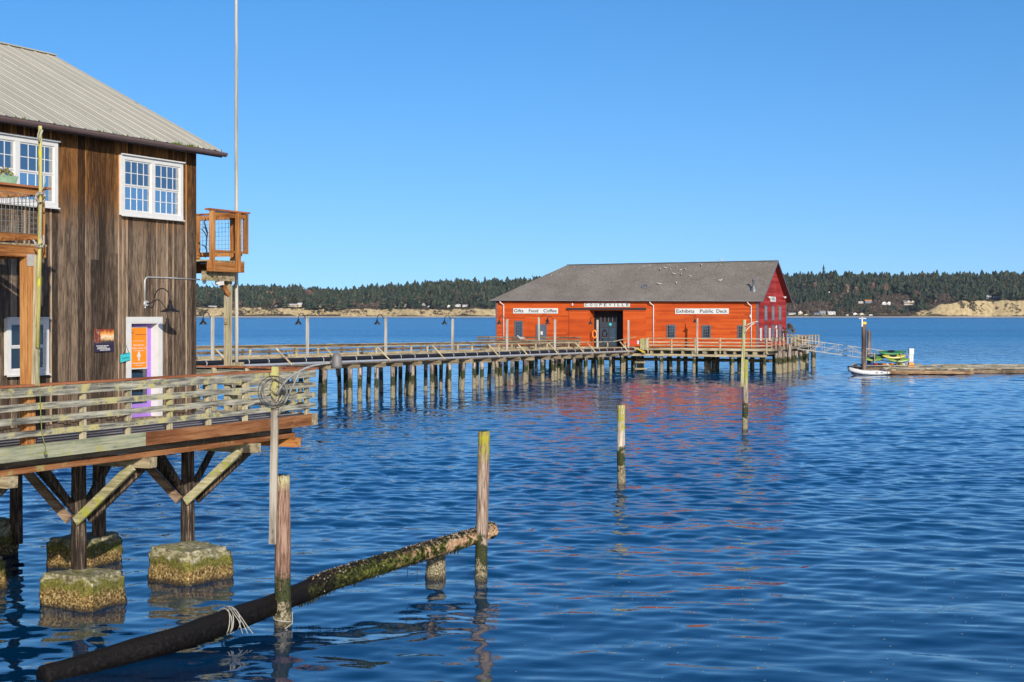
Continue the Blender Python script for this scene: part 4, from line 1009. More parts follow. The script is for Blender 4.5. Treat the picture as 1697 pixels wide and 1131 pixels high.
# trestle columns and braces
def column(a, b, zf, zsplit=1.75, front=True):
    mb = MB(); mb.pile(a, b, zf-.2, 2.99, .165, seg=14, rings=8, jit=.04); c = mb.build('column', M['column'], dk)
    if front:
        for (sa, m1, m2) in ((-.2,'brace_pale','brace_brown'),(.2,'column','column')):
            mb = MB(); mb.bar((a+sa,b-.10,zsplit+.0),(a+sa,.52,3.02),.075,.20,n=4,jit=.003); mb.build('brace', M[m1], dk)
            mb = MB(); mb.bar((a+sa,b+.10,zsplit+.02),(a+sa,b+1.65,3.02),.075,.20,n=4,jit=.003); mb.build('brace', M[m2], dk)
        for s_ in (-1,1):
            mb = MB(); mb.bar((a+s_*.12,b,1.95),(a+s_*1.15,b,3.12),.09,.15); mb.build('brace', M['column'], dk)
        for s_ in (1,):
            mb = MB(); mb.bar((a-1.3*s_,b,3.2),(a+1.9,b,3.2),.1,.2); mb.build('beam', M['pier_y'], dk)
for a in (15.9,19.85,23.8,27.5):
    column(a, 2.2, .55); column(a, 5.0, .5, front=False); column(a, 7.8, .5, front=False)

# ------------------------------------------------------------------ concrete footings
def rough_block(sx_, sy_, zt, seedv, seg=26):
    bm = bmesh.new(); bmesh.ops.create_cube(bm, size=1)
    bmesh.ops.bevel(bm, geom=[e for e in bm.edges], offset=.07, segments=3, affect='EDGES')
    bmesh.ops.subdivide_edges(bm, edges=[e for e in bm.edges if e.calc_length() > .3], cuts=seg, use_grid_fill=True)
    bmesh.ops.triangulate(bm, faces=[f for f in bm.faces if len(f.verts) > 4])
    for v in bm.verts:
        z = (v.co.z+.5)*(zt+1.0)-1.0; p = Vector((v.co.x*sx_, v.co.y*sy_, z)); p0 = p+Vector((seedv*7.3,0,0))
        k = 1+.05*max(0,min(1,(.5-z)))
        low = max(0, min(1, (zt-.05-z+.12*mn.noise(p0*2))/.35))
        d_ = (mn.noise(p0*1.3)*.09+mn.noise(p0*4)*.03+mn.noise(p0*9)*.014+(mn.noise(p0*19)*.020+abs(mn.noise(p0*33))*.022)*low)
        n_ = Vector((v.co.x, v.co.y, v.co.z*.4)).normalized()
        v.co = Vector((p.x*k, p.y*k, p.z))+n_*d_
    mb = MB(); mb.v = [tuple(v.co) for v in bm.verts]
    for i, v in enumerate(bm.verts): v.index = i
    mb.f = [tuple(v.index for v in f.verts) for f in bm.faces]; mb.smooth = [True]*len(mb.f); bm.free(); return mb
m, nt, b = new_mat('barnacled_concrete'); tc = N(nt, 'ShaderNodeTexCoord'); gm = N(nt, 'ShaderNodeNewGeometry'); s3 = N(nt, 'ShaderNodeSeparateXYZ'); nt.links.new(gm.outputs['Position'], s3.inputs[0])
co = tc.outputs['Object']
nb = noise_tex(nt, co, (1,1,1), 2.0, 5, .65); nf = noise_tex(nt, co, (1,1,1), 17, 6, .85); nm = noise_tex(nt, co, (1,1,1), 9, 5, .7)
conc = ramp(nt, nm, [(.38,(.09,.075,.035)),(.5,(.27,.24,.135)),(.62,(.50,.46,.31))])
alg = ramp(nt, nf, [(.36,(.03,.03,.005)),(.5,(.13,.12,.015)),(.64,(.30,.26,.05))])
vor = N(nt, 'ShaderNodeTexVoronoi'); vor.inputs['Scale'].default_value = 26; nt.links.new(co, vor.inputs['Vector'])
brn = ramp(nt, nf, [(.40,(.012,.009,.005)),(.47,(.10,.055,.012)),(.54,(.34,.21,.05)),(.62,(.62,.52,.30))])
z = math_(nt, 'ADD', s3.outputs[2], math_(nt, 'MULTIPLY', math_(nt, 'SUBTRACT', nb, .5), .75))
c_ = mix(nt, ramp(nt, math_(nt, 'ADD', z, .0), [(.55,1.0),(.63,0.0)]), conc, alg)
c_ = mix(nt, ramp(nt, z, [(.32,1.0),(.44,0.0)]), c_, brn)
up = N(nt, 'ShaderNodeSeparateXYZ'); nt.links.new(gm.outputs['True Normal'], up.inputs[0])
tm = math_(nt, 'MULTIPLY', ramp(nt, up.outputs[2], [(.6,0.0),(.8,1.0)]), ramp(nt, nb, [(.46,0.0),(.56,.8)]))
c_ = mix(nt, tm, c_, (.25,.25,.04))
c_ = mix(nt, 1.0, c_, ramp(nt, math_(nt, 'ADD', s3.outputs[2], math_(nt, 'MULTIPLY', nb, .12)), [(.10,.22),(.20,1.0)]), 'MULTIPLY')
nt.links.new(c_, b.inputs['Base Color']); b.inputs['Roughness'].default_value = .85
bump(nt, b, math_(nt, 'ADD', nf, math_(nt, 'MULTIPLY', vor.outputs['Distance'], -.6)), .9, .03)
M['block'] = m
_sh = Vector((-.85,.1,0)); _sh2 = Vector((-.3,.05,0))
BL = [(1,Vector((-9.25,30.72,0)),1.18,1.40,.70,L.rot,'barnacled concrete block nearest the camera, under the left braced post'),
      (2,Vector((-7.62,33.72,0)),1.46,1.46,.76,L.rot-.18,'large mossy barnacled concrete block under the right braced post'),
      (3,L.world(27.3,5.1)+_sh2*.6,1.4,1.3,.72,L.rot+.1,'dark shaded concrete block behind the left braced post'),
      (4,L.world(23.6,5.0)+_sh2,1.4,1.3,.72,L.rot,'concrete block cut by the left picture edge, lower of two'),
      (5,L.world(27.2,7.7)+_sh,1.5,1.4,.95,L.rot,'dark concrete block at the left picture edge, upper and farther of two'),
      (6,L.world(23.8,8.0),1.4,1.4,.8,L.rot,'hidden inner concrete block beneath the building'),
      (7,L.world(19.85,2.3),1.4,1.4,.75,L.rot,'concrete block under the walkway beyond the left picture edge')]
for k, pos, sx_, sy_, zt, rot, lab in BL:
    mb = rough_block(sx_, sy_, zt, k); o = mb.solo('concrete_block', M['block'], lab, 'concrete block', W, (0,0,0), 'concrete blocks under the walkway', fix=False)
    o.location = pos; o.rotation_euler = (0,0,rot)

# ================================================================== near pilings, log, lamp pole
def piling(px, py_base, py_top, r, mat, label, lean=(0,0), group='lone pilings standing in the bay'):
    p = on_water(px, py_base); zt = EYE-(py_top-HZ)/FOC*p.y
    mb = MB(); n = 26; seg = 20; vs = []; fs = []; sd = px*.37
    for i in range(n+1):
        z = -1.2+(zt+1.2)*i/n
        for j in range(seg):
            an = 2*math.pi*j/seg; v = Vector((math.cos(an), math.sin(an), 0)); q_ = Vector((v.x*1.2+sd, v.y*1.2, z*.9))
            rr = r*(1.05-.1*i/n)*(1+.10*mn.noise(q_)+.06*mn.noise(Vector((v.x*5+sd, v.y*5, z*.8))))
            if z < .5: rr += .02*abs(mn.noise(Vector((v.x*9,v.y*9,z*14))))
            zz_ = z if i < n else z+.05*mn.noise(Vector((v.x*3+sd,v.y*3,0)))
            vs.append((p.x+v.x*rr+lean[0]*z, p.y+v.y*rr+lean[1]*z, zz_))
    for i in range(n):
        for j in range(seg): a = i*seg+j; b = i*seg+(j+1)%seg; fs.append((a,b,b+seg,a+seg))
    c = len(vs); vs.append((p.x+lean[0]*zt, p.y+lean[1]*zt, zt-.03)); fs += [(n*seg+j, n*seg+(j+1)%seg, c) for j in range(seg)]
    mb.add(vs, fs, True)
    o = mb.solo('piling', mat, label, 'piling', W, (p.x,p.y,0), group, fix=False); return o, p, zt
pA, pa, zA = piling(469, 1036, 788, .165, M['pil_a'], 'reddish-brown piling in front of the leaning log, nearest the walkway', (-.006,0))
pB, pb, zB = piling(797, 960, 715, .145, M['pil_b'], 'tall pinkish piling with yellow-green top at the right end of the log', (.022,0))
pC, pc, zC = piling(1029.5, 804, 671.5, .15, M['pil_c'], 'short piling with bright yellow-green top, standing alone mid-water', (-.003,0))
pD, pd, zD = piling(1234.5, 714, 596, .155, M['pil_d'], 'mossy piling in front of the red building with a pole strapped to it', (.012,0))
# stub under the log
p = on_water(722, 957); mb = MB(); mb.tube([(p.x+.03,p.y+.1,-.8),(p.x,p.y,0),(p.x+.02,p.y,.62)], [.27,.25,.21], 18, jit=.04)
o = mb.solo('piling_stump', M['pil_c'], 'short broken stump propping up the mossy log', 'stump', W, (p.x,p.y,0), fix=False)
# the log
Lp = [at_d(70,1119,24.25), at_d(180,1083,25.3), at_d(300,1046,26.5), at_d(467,996,28.95), at_d(560,958,30.3), at_d(700,915,32.3), at_d(790,888,33.75), at_d(818,877,34.1)]
Lp[2].z = .24; Lp[0].z = .06; Lp[1].z = .13
def cr(P_, t):
    n = len(P_)-1; t = min(max(t,0),n-1e-6); i = int(t); f = t-i
    p0, p1, p2, p3 = P_[max(i-1,0)], P_[i], P_[i+1], P_[min(i+2,n)]
    return .5*((2*p1)+(p2-p0)*f+(2*p0-5*p1+4*p2-p3)*f*f+(3*p1-p0-3*p2+p3)*f**3)
lg = thing('floating_log', 'long dark log slanting out of the water, mossy and barnacled towards its right end', 'log', W, tuple(cr(Lp,3.5)))
n = 190; seg = 30; vs = []; fs = []
for i in range(n+1):
    t = i/n*(len(Lp)-1); c = cr(Lp, t); d_ = (cr(Lp,t+.02)-cr(Lp,t-.02)).normalized(); sd_ = d_.cross(Vector((0,0,1))).normalized(); up_ = sd_.cross(d_)
    f = i/n; r0 = .205+.05*min(1,f*3.2)-.085*f
    if i == 0 or i == n: r0 *= .86
    for j in range(seg):
        an = 2*math.pi*j/seg; v = sd_*math.cos(an)+up_*math.sin(an); q_ = c*1.0
        rr = r0*(1+.10*mn.noise(q_*1.1+v*.6)+.05*mn.noise(q_*3+v*2))
        grow = min(1,max(0,(f-.42)*4)); 
        rr += grow*(.035*max(0,mn.noise(q_*5+v*1.5))+.012*mn.noise(q_*16+v*4))
        if f > .93: rr += .03*abs(mn.noise(q_*9+v*3))
        vs.append(c+v*rr)
for i in range(n):
    for j in range(seg): a = i*seg+j; b = i*seg+(j+1)%seg; fs.append((a,b,b+seg,a+seg))
fs.append(tuple(range(seg))[::-1]); fs.append(tuple(n*seg+j for j in range(seg)))
m, nt, b = new_mat('mossy_log'); tc = N(nt, 'ShaderNodeTexCoord'); gm = N(nt, 'ShaderNodeNewGeometry'); s3 = N(nt, 'ShaderNodeSeparateXYZ'); nt.links.new(gm.outputs['Position'], s3.inputs[0])
co = tc.outputs['Object']; na = noise_tex(nt, co, (1,1,1), 1.7, 5, .65); nbb = noise_tex(nt, co, (1,1,1), 12, 5, .75); ncc = noise_tex(nt, co, (1,1,1), 3.6, 6, .7, (9,3,1))
barkc = ramp(nt, nbb, [(.35,(.002,.0018,.0018)),(.55,(.007,.0055,.005)),(.7,(.028,.02,.015))])
pink = ramp(nt, nbb, [(.35,(.16,.07,.035)),(.5,(.38,.22,.12)),(.66,(.55,.46,.32))])
mossc = ramp(nt, nbb, [(.42,(.006,.008,.003)),(.54,(.055,.065,.010)),(.68,(.24,.22,.06))])
x01 = math_(nt, 'DIVIDE', math_(nt, 'ADD', math_(nt, 'ADD', s3.outputs[0], 4.6), math_(nt, 'MULTIPLY', math_(nt, 'SUBTRACT', na, .5), 2.2)), 4.2)
c_ = mix(nt, ramp(nt, x01, [(.1,0.0),(.35,1.0)]), barkc, mossc)
pf = math_(nt, 'MULTIPLY', ramp(nt, x01, [(.45,0.0),(.65,1.0)]), ramp(nt, ncc, [(.49,0.0),(.53,1.0)]))
c_ = mix(nt, pf, c_, pink)
n3_ = N(nt, 'ShaderNodeSeparateXYZ'); nt.links.new(gm.outputs['Normal'], n3_.inputs[0])
blk = math_(nt, 'MULTIPLY', ramp(nt, n3_.outputs[2], [(.45,0.0),(.8,1.0)]), ramp(nt, nbb, [(.50,1.0),(.60,0.0)]))
c_ = mix(nt, blk, c_, (.012,.010,.008))
nt.links.new(c_, b.inputs['Base Color']); nt.links.new(ramp(nt, x01, [(.0,.55),(.4,.85)]), b.inputs['Roughness']); b.inputs['Specular IOR Level'].default_value = .15
bump(nt, b, nbb, 1.0, .03)
mb = MB(); mb.add(vs, fs, True); mb.build('trunk', m, lg)
mb = MB()                                              # barnacle and mussel crust along the top, seaweed fringe below
for k in range(1500):
    f = random.uniform(.5,1); t = f*(len(Lp)-1); c = cr(Lp,t); an = random.gauss(math.pi/2,.55); d_ = (cr(Lp,t+.02)-cr(Lp,t-.02)).normalized(); sd_ = d_.cross(Vector((0,0,1))).normalized(); up_ = sd_.cross(d_)
    if mn.noise(c*2.6) < -.02 and f < .95: continue
    v = sd_*math.cos(an)+up_*math.sin(an); p0 = c+v*(.285-.115*f); s_ = random.uniform(.008,.026)
    tt = Vector((random.gauss(0,1),random.gauss(0,1),random.gauss(0,1))).normalized()*s_; q0 = v.cross(tt).normalized()*s_
    mb.add([p0-tt,p0+q0,p0+tt,p0-q0,p0+v*s_*1.3], [(0,1,4),(1,2,4),(2,3,4),(3,0,4)])
mb.build('barnacle_crust', leaf_mat('mussel_crust', [(.2,(.012,.01,.008)),(.55,(.04,.03,.02)),(.8,(.33,.28,.2))], 6), lg)
mb = MB()
for k in range(620):
    f = random.uniform(.46,.8); t = f*(len(Lp)-1); c = cr(Lp,t); d_ = (cr(Lp,t+.02)-cr(Lp,t-.02)).normalized()
    r0 = .285-.115*f; s_ = random.uniform(.02,.10)*(1+.8*mn.noise(c*1.7)); p0 = c+Vector((random.gauss(0,.06),random.gauss(0,.06),-r0+.03)); e = d_*random.uniform(.012,.03)
    mb.poly([p0-e, p0+e, p0+Vector((random.gauss(0,.012),random.gauss(0,.012),-s_))])
mb.build('seaweed_fringe', leaf_mat('dark_seaweed', [(.2,(.008,.007,.004)),(.6,(.03,.028,.012)),(.85,(.06,.06,.02))], 6), lg)
mb = MB()
for px_, py_, l_ in ((675,905,.72),(691,938,.35),(675,935,.3)): 
    p0 = at_d(px_, py_, 32.2); mb.tube([p0, p0+Vector((.01,0,-l_*.5)), p0+Vector((0,0,-l_))], .006, 4)
mb.build('weed_strand', M['cable_dark'], lg)
rp = thing('rope', 'white rope looped around the dark part of the log', 'rope', W, tuple(at_d(372,1030,27.4)))
mb = MB()
tt = 2.44; c = cr(Lp,tt); d_ = (cr(Lp,tt+.02)-cr(Lp,tt-.02)).normalized(); sd_ = d_.cross(Vector((0,0,1))).normalized(); up_ = sd_.cross(d_)
for o_, tw in ((0,.25),(.10,.6),(.17,-.1),(.04,.9)):
    pts_ = []
    for k in range(15): an = math.pi*(1.35-1.7*k/14)+math.pi; an = -math.pi*.35+math.pi*1.7*k/14; an = math.pi*1.15-an; pts_.append(c+d_*(o_+tw*.2*math.sin(k*.35)-.03*k*.3)+(sd_*math.cos(an)+up_*math.sin(an))*(.285*.9+.012))
    mb.tube(pts_, .011, 6); mb.build('strand', M['rope'], rp); mb = MB()
e = c+up_*.26
for k in range(3): mb = MB(); mb.tube([e, e+Vector((.12+.05*k,-.2,.01)), e+Vector((.30+.08*k,-.32,-.18-.05*k)), e+Vector((.38+.1*k,-.36,-.42))], .009, 6); mb.build('strand', M['rope'], rp)
rp = thing('rope', 'grey rope ring around the foot of the reddish piling', 'rope', W, (pa.x,pa.y,.25))
mb = MB(); mb.tube([(pa.x+.19*math.cos(k*.45), pa.y+.19*math.sin(k*.45), .24-.012*k+(.25 if k > 11 else 0)*0) for k in range(15)], .013, 6); mb.build('strand', M['rope'], rp); mb = MB()
mb.tube([(pa.x+.19,pa.y-.03,.24),(pa.x+.2,pa.y-.08,.05),(pa.x+.05,pa.y-.2,-.05)], .010, 6); mb.build('strand', M['rope'], rp)

# timber lamp pole nailed to the near piling
M['arm_grey'] = plain('dull_grey_pipe', (.27,.27,.26), .5, .2, var=.3, s=12)
lp = thing('lamp_pole', 'square timber lamp pole with coiled cable nailed to the reddish piling', 'lamp pole', W, (pa.x-.13,pa.y-.2,1.64))
mb = MB(); yb = 28.45; p0 = at_d(452,902,yb); p1 = at_d(456.5,608,yb); mb.bar(p0, p1, .145, .09, up=(0,1,0), n=14, jit=.003); mb.build('post', wood('grey_brown_post', (.06,.05,.036), (.20,.17,.13), (.36,.32,.26), fine=9, island=.2, top_moss=(4.9,(.40,.37,.12))), lp)
mb = MB(); apts = [at_d(x_,y_,yb-.1) for x_,y_ in ((459,655),(466,641),(476,629),(490,619),(505,611),(520,606),(538,602.5),(552,601.5))]; mb.tube(apts, .026, 10)
mb.tube([at_d(x_,y_,yb-.1) for x_,y_ in ((461,690),(470,672),(480,652),(490,630),(497,616))], .018, 8); mb.build('arm', M['arm_grey'], lp)
e = at_d(558,600,yb-.1); mb = MB(); mb.lathe(e.x, e.y, [(0,e.z+.17),(.05,e.z+.165),(.085,e.z+.13),(.10,e.z+.07),(.105,e.z-.06),(.118,e.z-.13),(.105,e.z-.13),(.09,e.z-.05),(0,e.z+.02)], 20)
mb.tube([(e.x-.12,e.y,e.z+.0),(e.x-.08,e.y,e.z)], .045, 10); mb.build('lamp_shade', plain('grey_lamp_shade', (.16,.15,.145), .6, .1), lp)
mb = MB(); mb.tube([(e.x,e.y,e.z-.08),(e.x,e.y,e.z-.18),(e.x+.01,e.y,e.z-.30)], [.03,.02,.012], 8); mb.build('bulb_holder', M['cable_dark'], lp)
for k in range(9):
    mb = MB(); cx_ = 455+random.uniform(-2,2); cy_ = 650+random.uniform(-3,4); rr = random.uniform(20,27)*(.9 if k%3 else 1); tl = random.uniform(-.12,.12)
    pts_ = [at_d(cx_+rr*(math.cos(t_)), cy_+rr*1.02*math.sin(t_), yb-.11+tl*math.sin(t_+k)+(.22 if k%2 else 0)) for t_ in [2*math.pi*j/36 for j in range(37)]]
    mb.tube(pts_, random.choice([.005,.006,.008]), 6, caps=False); mb.build('cable_coil', M['cable' if k%3 else 'cable_dark'], lp)
mb = MB()
for x0_,y0_,x1_,y1_,x2_,y2_ in ((455,628,470,640,462,662),(448,655,458,668,466,655),(452,632,447,645,457,655),(460,640,474,650,458,676),(446,620,450,628,462,632)):
    mb.tube([at_d(x0_,y0_,yb-.09), at_d(x1_,y1_,yb-.14), at_d(x2_,y2_,yb-.09)], .008, 5)
mb.box(p1.x-.13,p1.x-.09,yb-.09,yb-.04,5.0,5.03); mb.build('loose_wire', M['cable_dark'], lp)
# bare pole strapped to the far mossy piling
bp = thing('bare_lamp_pole', 'mossy pole with two curved bare arms strapped to the mossy piling', 'pole', W, (pd.x-.2,pd.y,2.4))
yb2 = pd.y-.3; mb = MB(); p0 = at_d(1229.5,641,yb2); p1 = at_d(1233.5,530,yb2); mb.bar(p0, p1, .16, .12, up=(0,1,0), n=8, jit=.004); mb.build('post', wood('green_stained_pole', (.12,.11,.05), (.28,.26,.14), (.40,.38,.24), moss=(.26,.28,.06), moss_at=.55), bp)
mb = MB(); mb.tube([at_d(x_,y_,yb2-.1) for x_,y_ in ((1235,541),(1241,537.5),(1248,534.5),(1256,533))], .035, 6); mb.tube([at_d(x_,y_,yb2-.1) for x_,y_ in ((1234.5,552),(1238,546),(1244,540),(1250,536))], .026, 6); mb.build('arm', M['pale_post'], bp)

# ================================================================== pier
T0, T1 = -26.0, 59.0; PW = 5.0
def zc(t): return 3.39-.0105*t
pr = thing('pier', 'long weathered timber pier on rows of piles running out to the red building', 'pier', P, (15,2.5,3.0))
def long_part(name, b, zoff, w_, h_, mat, t0=T0, t1=T1, n=44, jit=.006):
    mb = MB(); mb.bar((t0,b,zc(t0)+zoff),(t1,b,zc(t1)+zoff),w_,h_,n=n,jit=jit); return mb.build(name, mat, pr)
mb = MB(); t = T0
while t < T1: mb.box(t+.01,t+.29,.1,PW-.1,zc(t)-.40,zc(t)-.30+random.uniform(-.006,.01)); t += .3
mb.build('deck_planking', M['pier_y'], pr)
long_part('curb', .08, -.06, .2, .2, M['pier_x']); long_part('curb', PW-.08, -.06, .2, .2, M['pier_x'])
for b_ in (.15,1.3,2.5,3.7,4.85): long_part('stringer', b_, -.52, .2, .24, M['pier_dark'], n=10)
long_part('pipe', -.17, -.20, .30, .30, M['black'])
# replace square pipe by round ones
pr_pipe = [o for o in pr.children if o.name.startswith('pipe')][0]; bpy.data.objects.remove(pr_pipe)
mb = MB(); mb.tube([(T0+k*2.0,-.20,zc(T0+k*2.0)-.20) for k in range(43)], .155, 12); mb.build('pipe', M['black'], pr)
mb = MB(); mb.tube([(T0+k*2.0,-.46,zc(T0+k*2.0)-.42) for k in range(43)], .095, 10); mb.build('pipe', M['galv'], pr)
t = T0+.5
while t < T1-.5:
    mb = MB(); mb.tube([(t,-.02,zc(t)-.06),(t,-.24,zc(t)-.02),(t,-.38,zc(t)-.16),(t,-.36,zc(t)-.34),(t+.1,-.5,zc(t)-.50)], .022, 5); mb.build('pipe_hook', M['galv'], pr); t += 2.15
# rails
mb = MB(); mb.bar((T0,.06,zc(T0)+.62),(52.5,.06,zc(52.5)+.62),.14,.07,n=44,jit=.006); mb.build('rail', M['pier_x'], pr)
mb = MB(); mb.bar((52.5,.06,zc(52.5)+.62),(59.5,.06,3.86),.12,.07,n=4,jit=.006); mb.build('rail', M['pier_x'], pr)
for k, (zo, hh) in enumerate(((.60,.17),(.26,.2),(-.04,.2))):
    mb = MB(); mb.bar((T0,PW-.12,zc(T0)+zo),(55,PW-.12,zc(55)+zo),.05,hh,n=44,jit=.008); mb.build('rail', M['pier_dark'], pr)
mb = MB(); mb.bar((T0,PW-.12,zc(T0)+.71),(55,PW-.12,zc(55)+.71),.2,.045,n=44,jit=.006); mb.build('handrail', M['pier_x'], pr)
t = T0+1
k = 0
while t < 57:
    if k % 3: 
        mb = MB(); mb.box(t-.055,t+.055,-.0,.11,zc(t)+.04,zc(t)+.585); mb.build('post', M['pier_x'], pr)
    t += 2.62; k += 1
t = T0+1
while t < 55:
    mb = MB(); mb.box(t-.06,t+.06,PW-.09,PW+.03,zc(t)-.3,zc(t)+.68); mb.build('post', M['pier_dark'], pr); t += 3.2
for t in (-22,-15,-8.6,-2.7,4.3,12.9,23,29,36,42.5,45.6,55):
    mb = MB(); mb.bar((t-.55,.0,zc(t)+.6),(t+.35,-.62,zc(t)-.46),.10,.10); mb.build('brace', M['pier_x'], pr)
# bents: caps and piles
near = [-24,-20.5,-17.2,-13.8,-10.4,-6.9,-3.3,0,3.7,6.2,9.2,12.4,15.4,18,21.4,24.4,27.4,30.4,34.1,36.6,39,42,45,48.3,52,55.4]
for i, t in enumerate(near):
    mb = MB(); mb.bar((t+random.uniform(-.05,.05),-.75,zc(t)-.77),(t,PW+.3,zc(t)-.77),.28,.26,n=4,jit=.008); mb.build('cap_beam', M['pier_y'], pr)
    if i%2 == 0 or t > 12:
        mb = MB(); mb.bar((t+.25,-.62,zc(t)-.56),(t+.25,.4,zc(t)-.72),.12,.12); mb.build('outrigger', M['pier_y'], pr)
    for (b_, dt) in ((.05,0),(2.5,random.uniform(.3,1.3)),(4.9,random.uniform(-.4,.9))):
        mb = MB(); mb.pile(t+dt, b_+random.uniform(-.08,.1), -1.6, zc(t)-.88, random.uniform(.155,.19), dx=random.uniform(-.12,.12), dy=random.uniform(-.1,.3), seg=12, rings=10); mb.build('pile', M['pile'], pr)
for t, b_ in ((-12,1.2),(-5,3.6),(1.7,.2),(5,3.4),(10.8,1.3),(13.9,3.7),(19.6,1.2),(20.4,.3),(25.5,.25),(28.9,1.4),(32.4,.9),(37.6,.2),(40.6,1.2),(46.6,.8),(50.2,.3)):
    mb = MB(); mb.pile(t, b_, -1.6, zc(t)-.9, .17, seg=12, rings=10); mb.build('pile', M['pile'], pr)

# lamp posts of the pier and wharf
def lamp_post(fr, a, b, z0, ztop, dirv, label, w_=.17, lamp=True, arm=.85):
    t = thing('lamp_post', label, 'lamp post', fr, (a,b,z0), 'lamp posts on the pier and wharf')
    mb = MB(); mb.bar((a,b,z0),(a+.02,b,ztop),w_,w_*.8,up=(1,0,0),n=6,jit=.004); mb.build('post', M['pale_post'], t)
    if lamp:
        dx, dy = dirv; pts_ = [(a,b,ztop-.12),(a+dx*.14,b+dy*.14,ztop-.08),(a+dx*.28,b+dy*.28,ztop+.10),(a+dx*.45,b+dy*.45,ztop+.28),(a+dx*.62,b+dy*.62,ztop+.30),(a+dx*.78,b+dy*.78,ztop+.18),(a+dx*arm,b+dy*arm,ztop-.02),(a+dx*arm,b+dy*arm,ztop-.16)]
        mb = MB(); mb.tube(pts_, .024, 6); mb.build('arm', M['black'], t)
        cx_, cy_ = a+dx*arm, b+dy*arm; z = ztop-.14
        mb = MB(); mb.lathe(cx_, cy_, [(0,z+.05),(.06,z+.04),(.07,z-.08),(.13,z-.16),(.25,z-.30),(.24,z-.31),(.1,z-.17),(0,z-.12)], 14); mb.build('lamp_shade', M['black'], t)
        mb = MB(); mb.lathe(cx_, cy_, [(0,z-.14),(.06,z-.18),(.07,z-.26),(0,z-.32)], 10); mb.build('bulb', M['white'], t)
    return t
ords = ['first pale lamp post of the pier, left of the balcony support post','second pale lamp post of the pier, over open water right of the flagpole','third lamp post of the pier, against open water','fourth lamp post of the pier, last before the red building','pier lamp post in front of the red building beneath the Gifts Food Coffee sign',
        'pier lamp post just right of the grey side door','pier lamp post beside the orange ring buoy','bare pale post at the seaward end of the pier rail']
for t_, lab, k in zip((-15.9,-5.5,5,15.8,26.2,36.9,47.9,57), ords, range(8)):
    lamp_post(P, t_, -.03, zc(t_)-.12, 6.12-.006*(t_+16), (0.25,1), lab, lamp=(k != 7))
_t = P.on_b(893,560,PW+.05)[0]; lamp_post(P, _t, PW+.05, zc(_t)-.3, 6.0, (.2,-1), 'small pale lamp post on the far side of the pier by the grey side door')

# ================================================================== the red building
WD = 2.72
def paint(name, dark, mid, light, axis=0, s=2.2):
    m, nt, b = new_mat(name); tc = N(nt, 'ShaderNodeTexCoord'); gm = N(nt, 'ShaderNodeNewGeometry'); co = tc.outputs['Object']
    sc1 = [1,1,1]; sc1[axis] = .22
    n1 = noise_tex(nt, co, tuple(sc1), s, 6, .7); n2 = noise_tex(nt, co, (1,1,1), .35, 4, .6)
    f = math_(nt, 'ADD', math_(nt, 'MULTIPLY', n1, .42), math_(nt, 'MULTIPLY', n2, .36)); f = math_(nt, 'ADD', f, math_(nt, 'MULTIPLY', gm.outputs['Random Per Island'], .22))
    nt.links.new(ramp(nt, f, [(.36,dark),(.50,mid),(.66,light)]), b.inputs['Base Color']); b.inputs['Roughness'].default_value = .75
    b.inputs['Specular IOR Level'].default_value = .2; bump(nt, b, n1, .3, .01); return m
M['red'] = paint('orange_red_clapboard', (.36,.050,.009), (.48,.072,.010), (.53,.098,.016))
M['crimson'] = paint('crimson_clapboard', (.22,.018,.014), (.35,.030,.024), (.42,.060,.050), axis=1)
M['dark_red'] = plain('dark_red_soffit', (.22,.03,.02), .8)
rb = thing('red_building', 'big orange-red clapboard building with grey shingle roof at the end of the pier', 'building', R, (-15,7,WD))
def Fa(px, py, b=0): p = R.on_b(px, py, b); return p[0], p[2]
o0, _ = Fa(977, 515); o1, oz = Fa(1032.5, 515.5)
AL = -30.08; ET = 7.80; GW = 14.3; RZ2 = 12.12
mb = MB(); z = WD+.05; bh = .19
while z < ET:
    z1 = min(z+bh, ET)
    for (a0,a1) in (((AL,o0),(o1,0)) if z < oz else ((AL,0),)):
        cuts = [a0]; 
        while cuts[-1] < a1-5: cuts.append(cuts[-1]+random.uniform(3,5))
        cuts.append(a1)
        for c0, c1 in zip(cuts, cuts[1:]):
            j = random.uniform(-.003,.003)
            mb.add([(c0,-.030+j,z),(c1,-.030+j,z),(c1,-.004,z1+.01),(c0,-.004,z1+.01),(c0,.05,z),(c1,.05,z),(c1,.05,z1),(c0,.05,z1)],[(0,1,2,3),(0,4,5,1),(3,2,6,7),(0,3,7,4),(1,5,6,2)])
    z += bh
mb.build('wall', M['red'], rb)
mb = MB(); z = WD+.05
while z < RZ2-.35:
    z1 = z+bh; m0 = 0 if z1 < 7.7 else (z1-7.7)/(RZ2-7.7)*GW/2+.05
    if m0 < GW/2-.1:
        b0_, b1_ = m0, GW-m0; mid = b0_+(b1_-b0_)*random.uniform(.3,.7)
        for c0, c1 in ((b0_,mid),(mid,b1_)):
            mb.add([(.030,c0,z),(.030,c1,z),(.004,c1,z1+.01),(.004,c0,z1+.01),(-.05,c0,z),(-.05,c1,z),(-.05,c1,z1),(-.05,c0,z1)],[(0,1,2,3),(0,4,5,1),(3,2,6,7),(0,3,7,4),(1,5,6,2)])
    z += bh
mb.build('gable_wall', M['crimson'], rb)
mb = MB()                                             # hidden walls and the porch recess
mb.box(AL+.05, -.06, GW-.1, GW, WD, ET-.1); mb.box(AL, AL+.06, .05, GW, WD, ET-.05)
mb.box(o1, o1+.08, .05, 1.6, WD, oz+.0); mb.box(o0-.08, o0, .05, 1.6, WD, oz); mb.box(o0, o1, .05, 1.6, oz, oz+.08)
mb.poly([(-.06,.1,ET-.1),(-.06,GW-.1,ET-.1),(-.06,GW/2,RZ2-.4)],(-.05,0,0))
mb.build('inner_wall', M['red'], rb)
